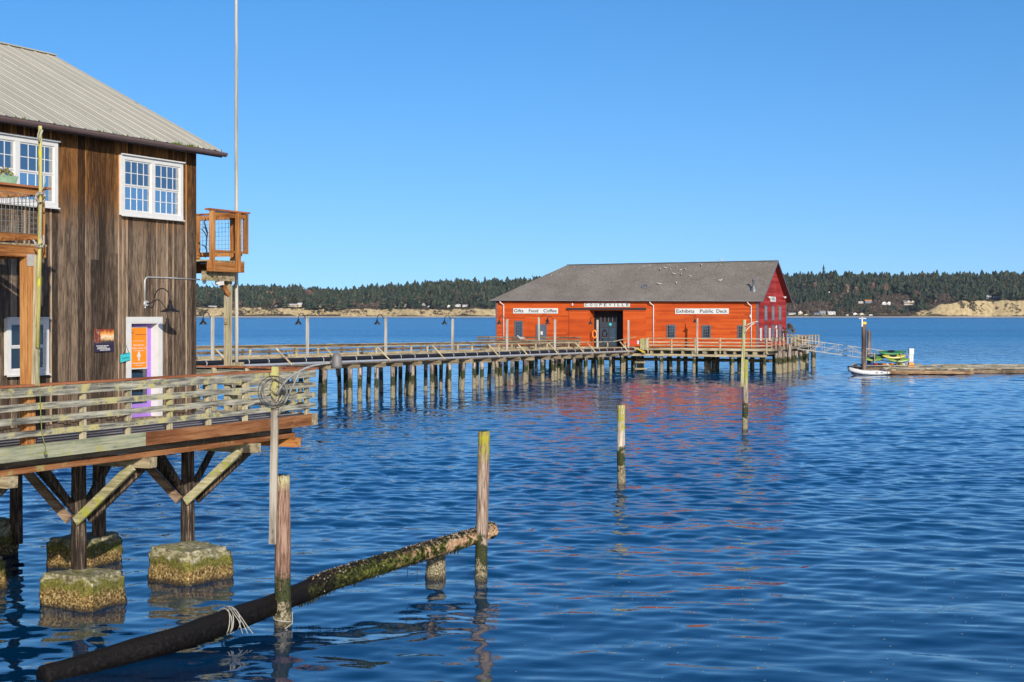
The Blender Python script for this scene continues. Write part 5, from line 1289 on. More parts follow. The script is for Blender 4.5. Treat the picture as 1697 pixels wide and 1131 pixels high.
mb = MB(); mb.box(o0-.1,o1+.1,1.6,1.7,WD,oz+.1); mb.build('porch_wall', M['dark_in'], rb)  # back wall near black, the shade of the recess put into its colour
mb = MB(); mb.box(AL-.03,AL+.12,-.05,-.034,WD,ET-.02); mb.box(-.12,.05,-.055,-.034,WD,ET-.02); mb.box(.034,.05,-.034,.13,WD,ET-.1); mb.box(.034,.048,GW-.13,GW+.03,WD,ET-.15); mb.build('corner_board', M['grey_trim'], rb)
# porch double door
dd = thing  # (kept short: the door belongs to the building)
dx0, dx1 = R.on_b(996,560,1.55)[0], R.on_b(1021.5,560,1.55)[0]; dzt = R.on_b(1008,534,1.55)[2]; dzm = R.on_b(1008,542.5,1.55)[2]
mb = MB(); mb.box(dx0-.12,dx0,1.45,1.59,WD,dzt+.5); mb.box(dx1,dx1+.12,1.45,1.59,WD,dzt+.5); mb.box(dx0,dx1,1.46,1.59,dzm,dzt)
xm = (dx0+dx1)/2; 
for (p0_, p1_) in ((dx0,xm-.01),(xm+.01,dx1)):
    mb.box(p0_,p0_+.12,1.5,1.58,WD,dzm); mb.box(p1_-.12,p1_,1.5,1.58,WD,dzm); mb.box(p0_+.12,p1_-.12,1.5,1.58,dzm-.12,dzm); mb.box(p0_+.12,p1_-.12,1.5,1.58,WD+.05,WD+.35)
dob = mb.build('door', plain('dark_porch_door', (.04,.05,.065), .5, var=.15), rb)
mb = MB(); mb.box(dx0+.1,dx1-.1,1.54,1.55,WD+.3,dzm-.1); mb.build('pane', M['glass_dark'], dob)
mb = MB(); mb.box(dx0+.15,xm-.15,1.44,1.47,WD+.98,WD+1.05); mb.box(xm+.15,dx1-.15,1.44,1.47,WD+.98,WD+1.05); mb.build('push_bar', M['grey_alu'], dob)
mb = MB()
for k in range(5): x = dx0+(dx1-dx0)*k/4; mb = MB(); mb.box(x-.03,x+.03,1.5,1.58,dzt,dzt+.55); mb.build('transom_bar', M['grey_alu'], dob)
mb = MB(); mb.lathe(0,0,[(0,0),(.18,0),(.18,.03),(0,.03)],16); mb.v = [((dx0+dx1)/2+.2+x, 1.45-z, (dzm+dzt)/2+y) for x,y,z in mb.v]; mb.build('badge', M['teal'], dob)
mb = MB(); mb.box(dx0-1.0,dx0-.7,1.5,1.58,WD+.1,WD+3.4); mb.build('side_panel', M['dark_in'], rb)
# hanging track and sliding panels
tr0, tz = Fa(940,512.6); tr1, _ = Fa(1071,513)
mb = MB(); mb.box(tr0,tr1,-.20,-.04,tz-.10,tz+.14); mb.build('door_track', plain('dark_brown_track', (.035,.022,.02), .7), rb)
for p0_, p1_ in ((943.5,976.6),(1033.2,1070.5)):
    a0,_ = Fa(p0_,540); a1,_ = Fa(p1_,540); mb = MB(); z = WD+.12
    while z < tz-.1: mb.add([(a0,-.12,z),(a1,-.12,z),(a1,-.10,z+.16),(a0,-.10,z+.16),(a0,-.06,z),(a1,-.06,z),(a1,-.06,z+.16),(a0,-.06,z+.16)],[(0,1,2,3),(0,4,5,1),(3,2,6,7),(0,3,7,4),(1,5,6,2)]); z += .155
    mb.build('sliding_door', M['red'], rb)
# windows
def rwin(a0, a1, z0, z1, cols=3, rows=4, axis='b', glass='glass_dark'):
    mb = MB(); f = .13
    def bx(m_, x0, x1, d0, d1, z0_, z1_):
        if axis == 'b': m_.box(x0,x1,-d1,-d0,z0_,z1_)
        else: m_.box(d0,d1,x0,x1,z0_,z1_)
    bx(mb,a0,a0+f,.034,.09,z0+f,z1-f); bx(mb,a1-f,a1,.034,.09,z0+f,z1-f); bx(mb,a0,a1,.034,.092,z1-f,z1); bx(mb,a0,a1,.034,.10,z0,z0+f)
    wo = mb.build('window', M['grey_trim'], rb)
    mb = MB()
    for c in range(1,cols): x = a0+f+(a1-a0-2*f)*c/cols; bx(mb,x-.018,x+.018,.055,.075,z0+f,z1-f)
    for c in range(1,rows): z = z0+f+(z1-z0-2*f)*c/rows; bx(mb,a0+f,a1-f,.056,.078,z-.018,z+.018)
    mb.build('muntin', M['grey_trim'], wo)
    mb = MB(); bx(mb,a0+f*.6,a1-f*.6,.045,.055,z0+f*.6,z1-f*.6); mb.build('pane', M[glass], wo)
    return wo
for (x0,x1,y0,y1) in ((1105.3,1119.6,538.4,561),(1163.6,1178.2,539,561.3),(1222.4,1237,539.4,561.6),(853,866.8,532,562)):
    a0, z1 = Fa(x0,y0); a1, z0 = Fa(x1,y1); rwin(a0,a1,z0,z1,3,4 if y0 > 535 else 6)
a0, z1 = Fa(890.5,539.5); a1, _ = Fa(905,540)
mb = MB(); mb.box(a0,a1,-.10,-.034,WD,z1); gd = mb.build('door', M['grey_door'], rb)
mb = MB(); mb.box(a0-.1,a0-.002,-.13,-.034,WD,z1+.1); mb.box(a1+.002,a1+.1,-.13,-.034,WD,z1+.1); mb.box(a0,a1,-.13,-.034,z1+.002,z1+.1); mb.build('door_frame', M['grey_trim'], gd)
na, nz1 = Fa(896.5,549.5); na1, nz0 = Fa(900,555); mb = MB(); mb.box(na,na1,-.11,-.102,nz0,nz1); mb.build('notice', M['white_sign'], gd)
gy = 14.3
for c in (3.57,7.15,10.73):
    rwin(c-.62,c+.62,R.on_a(1280,531.8,0)[2],R.on_a(1280,507,0)[2],2,4,'a','glass_pale'); rwin(c-.62,c+.62,R.on_a(1280,566,0)[2],R.on_a(1280,538.3,0)[2],2,4,'a','glass_pale')
# white banners on the gable
for k, (px_, y0, y1) in enumerate(((1260.4,544,561),(1275,544,561.5),(1286.7,546,561.5),(1297.5,546,561))):
    _, b_, z1 = R.on_a(px_,y0,0); z0 = R.on_a(px_,565,0)[2]
    t = thing('banner', ['white upright banner nearest the corner of the red gable','white upright banner second from the corner of the red gable','white upright banner under the small round plaque','white upright banner at the far edge of the red gable'][k], 'banner', R, (.06,b_,z0), 'white banners on the gable wall')
    w_ = .85 if k < 2 else .6; mb = MB(); mb.box(.04,.07,b_-w_/2,b_+w_/2,z0,z1); mb.build('board', M['white_sign'], t)
    mb = MB(); zc_ = z1-.2
    while zc_ > z0+.2: mb.box(.071,.074,b_-w_*.12,b_+w_*.10,zc_-.05,zc_+.03); zc_ -= .14
    mb.build('print_line', M['grey_trim'], t)
_, b_, zc_ = R.on_a(1286,542.8,0); t = thing('plaque', 'small pale round plaque above a banner on the red gable', 'plaque', R, (.05,b_,zc_))
mb = MB(); mb.lathe(0,0,[(0,0),(.4,0),(.4,.03),(0,.03)],16); mb.v = [(.04+z, b_+x, zc_+y*.6) for x,y,z in mb.v]; mb.build('disc', M['white_sign'], t)
_, b_, zc_ = R.on_a(1280.5,496.3,0); t = thing('sign', 'small white sign high on the red gable wall', 'sign', R, (.05,b_,zc_))
mb = MB(); mb.box(.04,.07,b_-1.3,b_+1.3,zc_-.28,zc_+.28); mb.build('board', M['white_sign'], t); lettering(t, '1905', .42, M['ink'], (.075,b_,zc_), 'a', width=1.4, thick=.002)
def fsign(x0,x1,y0,y1,words,lab,size,extra=None):
    a0,z1 = Fa(x0,y0); a1,z0 = Fa(x1,y1); t = thing('sign', lab, 'sign', R, ((a0+a1)/2,-.1,z0))
    mb = MB(); mb.box(a0,a1,-.085,-.036,z0,z1); mb.build('board', M['white_sign'], t)
    for wtxt, p0_, p1_ in words:
        q0,_ = Fa(p0_,y0); q1,_ = Fa(p1_,y0); lettering(t, wtxt, size, M['ink'], ((q0+q1)/2,-.088,(z0+z1)/2-.01), width=q1-q0, thick=.002, bold=.008, **(extra or {}))
    return t
fsign(851,925,511.2,519.9,(('Gifts',852.3,868),('Food',876.8,892.3),('Coffee',901,923)),'white sign reading Gifts Food Coffee on the red wall',.50)
fsign(1119.3,1208,511.6,520.6,(('Exhibits',1121.3,1151),('Public',1160.3,1182.5),('Deck',1187.5,1205.5)),'white sign reading Exhibits Public Deck on the red wall',.50)
t = fsign(968.5,1044,502.6,509,(),'white sign reading COUPEVILLE above the porch of the red building',.4)
for ch_, px_ in zip('COUPEVILLE', (972,980,988,996,1003.5,1011.5,1019,1026,1033,1040.5)):
    q0,zq = Fa(px_,505.8); lettering(t, ch_, .42, M['ink'], (q0,-.088,zq-.0), width=(.30 if ch_ != 'I' else .07), thick=.002, bold=.006)
# eaves, gutter, downspouts
def er(a): return 7.72+(.65-a)/31.25*.2
mb = MB(); k0=(.65,-.5,er(.65)); k1=(-30.6,-.5,er(-30.6)); r1=(.65,GW/2,RZ2+.06); r0=(-24.1,GW/2,RZ2-.06); q1=(.65,GW+.5,er(.65)); q0=(-30.6,GW+.5,er(-30.6))
def face_sub(pa_, pb_, pc_, pd_, n=24, m_=10, jt=.012):
    vs = []; fs = []
    for i in range(n+1):
        lo = Vector(pa_).lerp(Vector(pb_), i/n); hi = Vector(pd_).lerp(Vector(pc_), i/n)
        for j in range(m_+1): v = lo.lerp(hi, j/m_); v.z += random.uniform(-jt,jt) if 0<j<m_ and 0<i<n else 0; vs.append(v)
    for i in range(n):
        for j in range(m_): a = i*(m_+1)+j; fs.append((a,a+m_+1,a+m_+2,a+1))
    mb.add(vs, fs)
face_sub(k1,k0,r1,r0); face_sub(q0,q1,r1,r0); mb.add([k1,q0,r0],[(0,1,2)])
m, nt, b = new_mat('grey_shingle_roof'); tc = N(nt, 'ShaderNodeTexCoord'); co = tc.outputs['Object']; s3 = N(nt, 'ShaderNodeSeparateXYZ'); nt.links.new(co, s3.inputs[0])
n1 = noise_tex(nt, co, (1,1,1), 5.5, 4, .8); n2 = noise_tex(nt, co, (1,1,1), .35, 4, .6); n3 = noise_tex(nt, co, (1.6,.6,.6), 3.4, 5, .75)
f = math_(nt, 'ADD', math_(nt, 'MULTIPLY', n1, .7), math_(nt, 'MULTIPLY', n2, .3)); cc = ramp(nt, f, [(.36,(.12,.102,.084)),(.5,(.19,.165,.138)),(.64,(.27,.236,.20))])
hb = ramp(nt, math_(nt, 'DIVIDE', s3.outputs[2], 10), [(.55,.0),(.93,.085)]); dr = ramp(nt, math_(nt, 'ADD', n3, hb), [(.70,0.0),(.735,1.0)])
cc = mix(nt, dr, cc, (.55,.53,.48)); nt.links.new(cc, b.inputs['Base Color']); b.inputs['Roughness'].default_value = .95; b.inputs['Specular IOR Level'].default_value = .1
br = N(nt, 'ShaderNodeTexBrick'); br.inputs['Scale'].default_value = 3; br.inputs['Mortar Size'].default_value = .03; nt.links.new(co, br.inputs['Vector']); bump(nt, b, n1, .5, .03)
M['shingle'] = m
mb.build('roof', M['shingle'], rb, True)
mb = MB(); T_ = .14
mb.add([k0,r1,(k0[0],k0[1],k0[2]-T_*1.3),(r1[0],r1[1],r1[2]-T_*1.3),(k0[0]-.05,k0[1],k0[2]-.02),(r1[0]-.05,r1[1],r1[2]-.02),(k0[0]-.05,k0[1],k0[2]-T_*1.3),(r1[0]-.05,r1[1],r1[2]-T_*1.3)],[(0,1,3,2),(4,6,7,5),(2,3,7,6)])
mb.add([q1,r1,(q1[0],q1[1],q1[2]-T_*1.3),(r1[0],r1[1],r1[2]-T_*1.3),(q1[0]-.05,q1[1],q1[2]-.02),(r1[0]-.05,r1[1],r1[2]-.02),(q1[0]-.05,q1[1],q1[2]-T_*1.3),(r1[0]-.05,r1[1],r1[2]-T_*1.3)],[(0,2,3,1),(4,5,7,6),(2,6,7,3)])
mb.build('barge_board', M['grey_trim'], rb)
mb = MB(); dn = .12
mb.add([(k0[0]-.05,k0[1]+.03,k0[2]-dn),(r1[0]-.05,r1[1],r1[2]-dn),(k1[0]+6.5,r1[1],r1[2]-dn-.1),(k1[0]+.1,k1[1]+.03,k1[2]-dn)],[(0,1,2,3)])
mb.add([(q1[0]-.05,q1[1]-.03,q1[2]-dn),(r1[0]-.05,r1[1],r1[2]-dn),(q0[0]+6.5,r1[1],r1[2]-dn-.1),(q0[0]+.1,q0[1]-.03,q0[2]-dn)],[(0,3,2,1)])
mb.build('soffit', M['dark_red'], rb)
mb = MB(); mb.bar((k1[0],-.56,k1[2]-.03),(k0[0],-.56,k0[2]-.03),.11,.09,n=20,jit=.004); mb.build('gutter', plain('weathered_gutter', (.20,.19,.19), .6), rb)
mb = MB(); mb.bar((r0[0],r0[1],r0[2]+.03),(r1[0],r1[1],r1[2]+.03),.35,.06,n=20,jit=.012); mb.build('ridge_cap', M['grey_trim'], rb)
for px_, yb_ in ((835.3,563),(1083.3,574),(1245.2,574)):
    a_, _ = Fa(px_,530); mb = MB(); mb.tube([(a_-.3,-.5,er(a_)-.12),(a_-.28,-.45,er(a_)-.25),(a_,-.12,er(a_)-.55),(a_,-.10,er(a_)-.8),(a_,-.10,WD+.1)], .055, 8); mb.build('downspout', M['white'], rb)
for px_, py_ in ((949.3,505),(1244,524),):
    a_, z_ = Fa(px_,py_); mb = MB(); mb.box(a_-.06,a_+.06,-.2,-.034,z_-.14,z_+.14); mb.build('wall_light', M['white'], rb)
for px_, py_ in ((1271,493),(1296.5,493)):
    _, b_, z_ = R.on_a(px_,py_,0); mb = MB(); mb.tube([(.05,b_,z_),(.3,b_,z_+.05)], .05, 6); mb.box(.26,.42,b_-.15,b_+.15,z_-.10,z_+.10); mb.build('wall_light', M['white'], rb)
# ring buoy
a_, z_ = Fa(985.2,554.3); a_, z_ = R.on_b(985.2,554.3,-.2)[0], R.on_b(985,554.3,-.2)[2]
t = thing('ring_buoy', 'orange ring buoy hanging at the left of the red building porch', 'ring buoy', R, (a_,-.2,z_))
mb = MB(); vs=[];fs=[]
for i in range(24):
    for j in range(8): A=2*math.pi*i/24; B=2*math.pi*j/8; rr=.30+.085*math.cos(B); vs.append((a_+rr*math.cos(A)*.8,-.2+.085*math.sin(B),z_+rr*math.sin(A)*1.3))
for i in range(24):
    for j in range(8): fs.append((i*8+j,((i+1)%24)*8+j,((i+1)%24)*8+(j+1)%8,i*8+(j+1)%8))
mb.add(vs,fs,True); mb.build('ring', plain('orange_buoy', (.85,.20,.02), .5, var=.08), t, True)
mb = MB(); mb.box(a_-.05,a_+.05,-.13,-.03,z_+.3,z_+.55); mb.build('hook', M['grey_trim'], t)

# roof objects -------------------------------------------------------
def roof_hit(px, py):
    lo, hi = -.5, GW/2
    for _ in range(40):
        mid = (lo+hi)/2; a,_b,z = R.on_b(px,py,mid); zr = er(a)+(mid+.5)*((RZ2-er(a))/(GW/2+.5))
        if z > zr: lo = mid
        else: hi = mid
    return a, mid, zr
a_, b_, z_ = roof_hit(1249,480.5); t = thing('roof_vent', 'conical roof vent with stack pipe near the gable end of the roof', 'roof vent', R, (a_,b_,z_))
mb = MB(); mb.lathe(a_,b_,[(.42,z_-.25),(.36,z_),(.16,z_+.35),(.15,z_+.5),(0,z_+.5)],14); mb.build('flashing', M['grey_alu'], t)
mb = MB(); mb.lathe(a_-.02,b_,[(.11,z_+.3),(.11,z_+.95),(.17,z_+.97),(.17,z_+1.12),(0,z_+1.2)],12); mb.build('stack_pipe', M['grey_trim'], t)
a_, b_, z_ = roof_hit(1068,477.5); t = thing('roof_vent', 'low pale box vent on the left part of the grey roof', 'roof vent', R, (a_,b_,z_))
mb = MB(); mb.poly([(a_-.35,b_-.2,z_-.1),(a_+.3,b_-.2,z_-.1),(a_+.22,b_-.12,z_+.2),(a_-.2,b_-.12,z_+.25)],(0,.45,.15)); mb.build('hood', M['grey_alu'], t, True)
M['gull_white'] = plain('gull_white_feathers', (.55,.54,.52), .8, var=.08, bmp=0); M['gull_grey'] = plain('gull_grey_feathers', (.28,.29,.31), .8, var=.1, bmp=0); M['beak'] = plain('gull_beak', (.5,.35,.05), .5, bmp=0)
GULLS = [(1194.6,431.9,0,1,'white gull perched on the ridge of the grey roof'),(1162.3,440.5,1,1,'gull just below the ridge, largest of the roof gulls'),
 (1092.7,471.3,2,1,'white gull low on the roof, right of the pale box vent'),(1121,469.8,3,1,'white gull low on the roof, left of the middle'),(1194,465.3,0,1,'lone gull half-way down the roof right of the middle'),
 (1102.8,444.5,2,.85,'gull high on the roof in the scattered flock, uppermost white one'),(1094,447.2,1,.85,'gull at the left edge of the scattered roof flock'),(1136.5,447,3,.8,'small pale gull at the right of the scattered roof flock'),
 (1128.5,447,0,.7,'small gull just left of the pale one at the right of the flock'),(1117,454,2,.85,'grey-white gull at the lower left of the scattered roof flock'),(1129,455.5,1,.9,'gull at the lower middle of the scattered roof flock'),
 (1144,457.5,2,.7,'dark-looking gull low at the right of the scattered roof flock'),(1111.5,446.5,3,.7,'crouching grey gull between the upper gulls of the flock'),(1122,443,3,.7,'small dark gull nearest the ridge in the flock')]
def gull(fr, p, heading, s_, lab, grp='gulls resting on the roof'):
    t = thing('gull', lab, 'gull', fr, p, grp); c, sn = math.cos(heading), math.sin(heading)
    def T(x,y,z): return (p[0]+(x*c-y*sn)*s_, p[1]+(x*sn+y*c)*s_, p[2]+z*s_)
    prof = [(-.36,.20,.012),(-.27,.20,.035),(-.17,.21,.075),(-.05,.22,.105),(.07,.245,.10),(.15,.30,.07),(.19,.36,.055),(.225,.405,.060),(.265,.41,.048),(.295,.40,.020),(.345,.388,.006)]
    mb = MB(); vs=[];fs=[]
    for x,z,r_ in prof:
        for j in range(8): an=2*math.pi*j/8; vs.append(T(x,r_*math.cos(an),z+r_*math.sin(an)*.95))
    for i in range(len(prof)-1):
        for j in range(8): a=i*8+j;b=i*8+(j+1)%8; fs.append((a,b,b+8,a+8))
    mb.add(vs,fs,True); mb.build('body', M['gull_white'], t, True)
    for sd in (-1,1):
        mb = MB(); mb.poly([T(-.42,sd*.02,.23),T(-.2,sd*.10,.20),T(.06,sd*.115,.22),T(.08,sd*.09,.31),T(-.15,sd*.07,.32)],(0,0,.015)); mb.build('wing', M['gull_grey'], t, True)
    mb = MB(); mb.tube([T(0,-.04,.14),T(.0,-.04,-.05)],.01*s_,5); mb.tube([T(0,.04,.14),T(.0,.04,-.05)],.01*s_,5); mb.build('leg', M['beak'], t)
for px_, py_, h_, s_, lab in GULLS:
    a_, b_, z_ = roof_hit(px_, py_+2) if py_ > 435 else (R.on_b(px_,434,GW/2)[0], GW/2, RZ2+.08)
    gull(R, (a_,b_,z_), h_*1.45+.4, s_*.74, lab)
a_ = R.on_b(863,563.5,-2.15); gull(P, (P.on_b(863,566.5,PW-.1)[0],PW-.1,zc(P.on_b(863,566,PW-.1)[0])+.73), 2.3, 1.2, 'white gull standing on the far rail of the pier', 'gulls on the pier')

# ================================================================== wharf under the red building
wh = thing('wharf', 'timber wharf deck on barnacled piles carrying the red building', 'wharf', R, (-15,5,2.0))
WR = 1.9; FB = -2.2; BK = 24.0; WL = -31.5
mb = MB(); x = WL
while x < WR: mb.box(x+.008, min(x+.242,WR), FB, BK, WD-.08, WD+random.uniform(-.004,.004)); x += .25
mb.build('deck_planking', M['pier_y'], wh)
mb = MB(); mb.bar((WL,FB-.06,WD-.12),(WR,FB-.06,WD-.12),.10,.26,n=30,jit=.008); mb.build('edge_board', M['pier_x'], wh)
mb = MB(); mb.bar((WR+.06,FB,WD-.12),(WR+.06,BK,WD-.12),.10,.26,n=20,jit=.008); mb.build('edge_board', M['pier_y'], wh)
mb = MB(); mb.bar((WL,FB+.1,1.96),(WR-.5,FB+.1,1.96),.3,.25,n=24,jit=.012); mb.build('cap_beam', M['pier_x'], wh)
for b_ in (1.5,5,9,13.5,18.5,23.3): mb = MB(); mb.bar((WL,b_,1.96),(WR-.2,b_,1.96),.3,.25,n=6); mb.build('cap_beam', M['pier_dark'], wh)
x = WR-.6; k = 0
while x > WL+.5:
    mb = MB(); w_ = random.choice([.22,.26,.30,.45]); mb.bar((x,FB+.05,2.27),(x,BK-.2,2.27),w_,.34,n=2,jit=.01); mb.build('joist', M['cap_beam'] if k%3 else M['pier_y'], wh); x -= random.uniform(.95,1.25); k += 1
cols_ = [1.35-3.85*k for k in range(9)]
for i, a_ in enumerate(cols_):
    for b_ in (-1.9,1.5,5,9,13.5,18.5,23.3):
        if b_ > 14 and i > 3: continue
        mb = MB(); mb.pile(a_+random.uniform(-.3,.3), b_+random.uniform(-.15,.15), -1.6, 1.85, random.uniform(.18,.23), dx=random.uniform(-.15,.15), dy=random.uniform(-.2,.2), seg=12); mb.build('pile', M['pile'], wh)
for a_ in (-2.4,-6.0,-10.1,-14.2,-17,-20.6,-24,-28):
    mb = MB(); mb.pile(a_, random.uniform(2,10), -1.6, 1.9, random.uniform(.2,.26), seg=10); mb.build('pile', M['pile'], wh)
for b_ in (.2,2.6,4.4,6.8,8,10.8,12,14.6,16.5,21):
    mb = MB(); mb.pile(WR-.05+random.uniform(-.15,.25), b_, -1.6, 2.2, random.uniform(.19,.25), dx=random.uniform(-.1,.3), seg=10); mb.build('pile', M['pile'], wh)
mb = MB()
for b_ in (3.2,7.1): mb.bar((WL,b_,1.25),(WR-1,b_,1.25),.12,.22,n=3)
mb.build('cross_brace', M['pier_dark'], wh)
sx0 = Fa(1053,600,FB)[0]; sx1 = Fa(1072,600,FB)[0]
for zz_ in (1.15,.45): mb = MB(); mb.bar((sx0,FB-.1,zz_),(sx1,FB-.1,zz_),.12,.18,n=2,jit=.01); mb.build('cross_brace', M['cap_beam'], wh)
# railing
RX0 = Fa(1071,575,FB)[0]
def wrail(p, q2, zs, mats):
    for z_, h_ in zs: mb = MB(); mb.bar((p[0],p[1],z_),(q2[0],q2[1],z_),.07,h_,n=12,jit=.006); mb.build('rail', mats, wh)
wrail((RX0,FB+.02),(WR+.03,FB+.02),((WD+1.02,.10),(WD+.62,.12),(WD+.30,.12)), M['pier_x'])
wrail((WR-.02,FB),(WR-.02,BK),((WD+1.06,.10),(WD+.72,.09),(WD+.40,.09)), M['pier_y'])
wrail((WR,BK),(-6,BK),((WD+1.06,.10),(WD+.72,.09),(WD+.40,.09)), M['pier_x'])
wrail((WL,FB+.02),(-19.0,FB+.02),((WD+1.02,.18),(WD+.7,.2),(WD+.35,.2)), M['pier_dark'])
for px_ in (1074.5,1113.6,1152.5,1194,1234,1271): a_ = Fa(px_,575,FB)[0]; mb = MB(); mb.box(a_-.06,a_+.06,FB-.13,FB-.03,WD-.55,WD+1.1); mb.build('post', M['pier_x'], wh)
b_ = FB
while b_ < BK: mb = MB(); mb.box(WR+.02,WR+.12,b_-.05,b_+.05,WD-.2,WD+1.12); mb.build('post', M['pier_x'], wh); b_ += 2.0
for a_ in (-.5,-3,-5.5): mb = MB(); mb.box(a_-.05,a_+.05,BK-.05,BK+.05,WD,WD+1.12); mb.build('post', M['pier_x'], wh)
for a_ in (-30,-27,-24,-21.2): mb = MB(); mb.box(a_-.05,a_+.05,FB-.13,FB-.03,WD-.3,WD+1.1); mb.build('post', M['pier_dark'], wh)
# wharf lamp post
a_ = Fa(1156,575,FB)[0]; lamp_post(R, a_, FB-.1, WD-.6, R.on_b(1156,527.8,FB)[2], (-.75,.75), 'wharf lamp post between two windows under the Exhibits sign', arm=.5)
# pale plank stack at the joint of pier and wharf
a0, _ = Fa(1061,570,FB-.35); a1, _ = Fa(1074,570,FB-.35); t = thing('plank_stack', 'upright pale lichened planks at the corner where pier meets wharf', 'planks', R, ((a0+a1)/2,FB-.35,2.5))
for k in range(4):
    x = a0+(a1-a0)*k/4; mb = MB(); mb.bar((x+.1,FB-.34,WD-.25+.1*(k==0)),(x+.12,FB-.34,WD+1.03-random.uniform(0,.08)),.19,.08,up=(0,1,0),n=3,jit=.006); mb.build('plank', M['brace_pale'] if k < 3 else M['post_grey'], t)
mb = MB(); mb.bar((a0-.25,FB-.42,WD-.12),(a1-.3,FB-.42,WD-.5),.12,.14); mb.build('plank', M['yellow_paint'], t)
t = thing('notice_board', 'small red notice boards on the wharf rail beside the pale planks', 'notice board', R, (a0-1.2,FB-.1,3.2))
for k in range(3): mb = MB(); x = a0-1.25+.42*k; mb.box(x,x+.32,FB-.12,FB-.08,3.1,3.5); mb.build('board', plain('red_notice', (.6,.05,.03), .6) if k < 2 else M['white_sign'], t)
# tall fender piles at the corner
for px_, yb_, yt_, r_, lab in ((1292,620.5,574,.30,'thick pale split fender pile at the wharf corner'),(1308.5,618.3,571,.21,'slimmer fender pile right of the thick pale one'),(1299.5,619.5,582,.2,'low dark fender pile between the two pale ones')):
    p = on_water(px_,yb_); mb = MB(); mb.pile(p.x,p.y,-1.5,EYE-(yt_-HZ)/FOC*p.y,r_,seg=14,rings=12,jit=.08); mb.solo('fender_pile', M['pile'], lab, 'fender pile', W, (p.x,p.y,0), 'fender piles at the wharf corner', fix=False)
# brown umbrella at the back corner
_, b_, _ = R.on_a(1308.5,560,.9); t = thing('patio_umbrella', 'brown ragged umbrella behind the far corner of the red gable', 'umbrella', R, (.9,b_,WD))
mb = MB(); mb.tube([(.9,b_,WD),(.9,b_,WD+2.7)],.04,6); mb.build('pole', M['grey_trim'], t)
mb = MB()
for k in range(260):
    an = random.uniform(0,6.283); h_ = random.random()**.7; rr = (.12+.75*(1-h_))*random.uniform(.6,1.05); c_ = Vector((.9+rr*math.cos(an), b_+rr*math.sin(an), WD+1.35+1.15*h_+random.uniform(-.12,.08)))
    mb.poly([c_+Vector((random.gauss(0,.10),random.gauss(0,.10),random.gauss(0,.07))) for _ in range(3)])
mb.build('canopy', plain('brown_thatch', (.12,.085,.045), .9, var=.5, s=4), t)
# bench planks on the side deck
bx_, by_ = 1.2, 18.0
t = thing('kayak_rack', 'low rack with coloured gear on the side deck behind the railing', 'rack', R, (1.0,17.5,WD))
mb = MB(); mb.box(.4,1.5,15.5,15.6,WD,WD+.9); mb.box(.4,1.5,19.4,19.5,WD,WD+.9); mb.box(.4,1.5,15.5,19.5,WD+.85,WD+.93); mb.build('frame', M['cap_beam'], t)
mb = MB(); mb.box(.5,1.4,16,17.4,WD+.3,WD+.75); mb.build('crate', plain('faded_red_crate', (.5,.08,.05), .6), t)
mb = MB(); mb.box(.5,1.4,17.8,19,WD+.2,WD+.6); mb.build('crate', M['white_sign'], t)

# ================================================================== gangway, floats and boats
gw = thing('gangway', 'long pale metal truss gangway sloping from wharf to floating dock', 'gangway', W, (38,160,1.5))
S0, S1 = Vector((31.9,159.4,2.45)), Vector((44.5,159.6,.72)); NP = 8
for k in range(2):
    yo = Vector((0,1.25*k,0)); mb = MB(); mb.bar(S0+yo,S1+yo,.07,.09); mb.build('bottom_chord', M['grey_alu'], gw)
    mb = MB(); hh = Vector((0,0,1.12)); mb.bar(S0+yo+hh,S1+yo+hh,.06,.06); mb.build('top_chord', M['grey_alu'], gw)
    mb = MB(); mb.bar(S0+yo+hh*.5,S1+yo+hh*.5,.035,.05); mb.build('handrail', M['grey_alu'], gw)
    for i in range(NP+1):
        p = S0.lerp(S1,i/NP)+yo; mb = MB(); mb.bar(p,p+hh,.045,.045,up=(1,0,0)); mb.build('upright', M['grey_alu'], gw)
        if i < NP:
            q2 = S0.lerp(S1,(i+1)/NP)+yo; mb = MB()
            if i < NP/2: mb.bar(p,q2+hh,.05,.05)
            else: mb.bar(p+hh,q2,.05,.05)
            mb.build('diagonal', M['grey_alu'], gw)
mb = MB(); mb.bar(S0+Vector((0,.62,-.02)),S1+Vector((0,.62,-.02)),1.15,.05,n=4); mb.build('walkway_grating', M['cable'], gw)
M['raft_side'] = wood('rusty_raft_side', (.07,.035,.015), (.17,.095,.045), (.34,.23,.13), axis=0, fine=4, island=.3, moss=(.30,.26,.16), moss_at=.6, moss_s=1.0)
M['dock_rail'] = wood('grey_dock_rail', (.08,.07,.05), (.20,.175,.13), (.36,.32,.25), axis=0, fine=8, island=.5, moss=(.12,.13,.06), moss_at=.56, moss_s=1.2)
M['dock_plank'] = wood('grey_dock_plank', (.07,.06,.045), (.19,.17,.135), (.36,.33,.28), axis=1, fine=4, island=.5, moss=(.10,.12,.05), moss_at=.56, moss_s=.9)
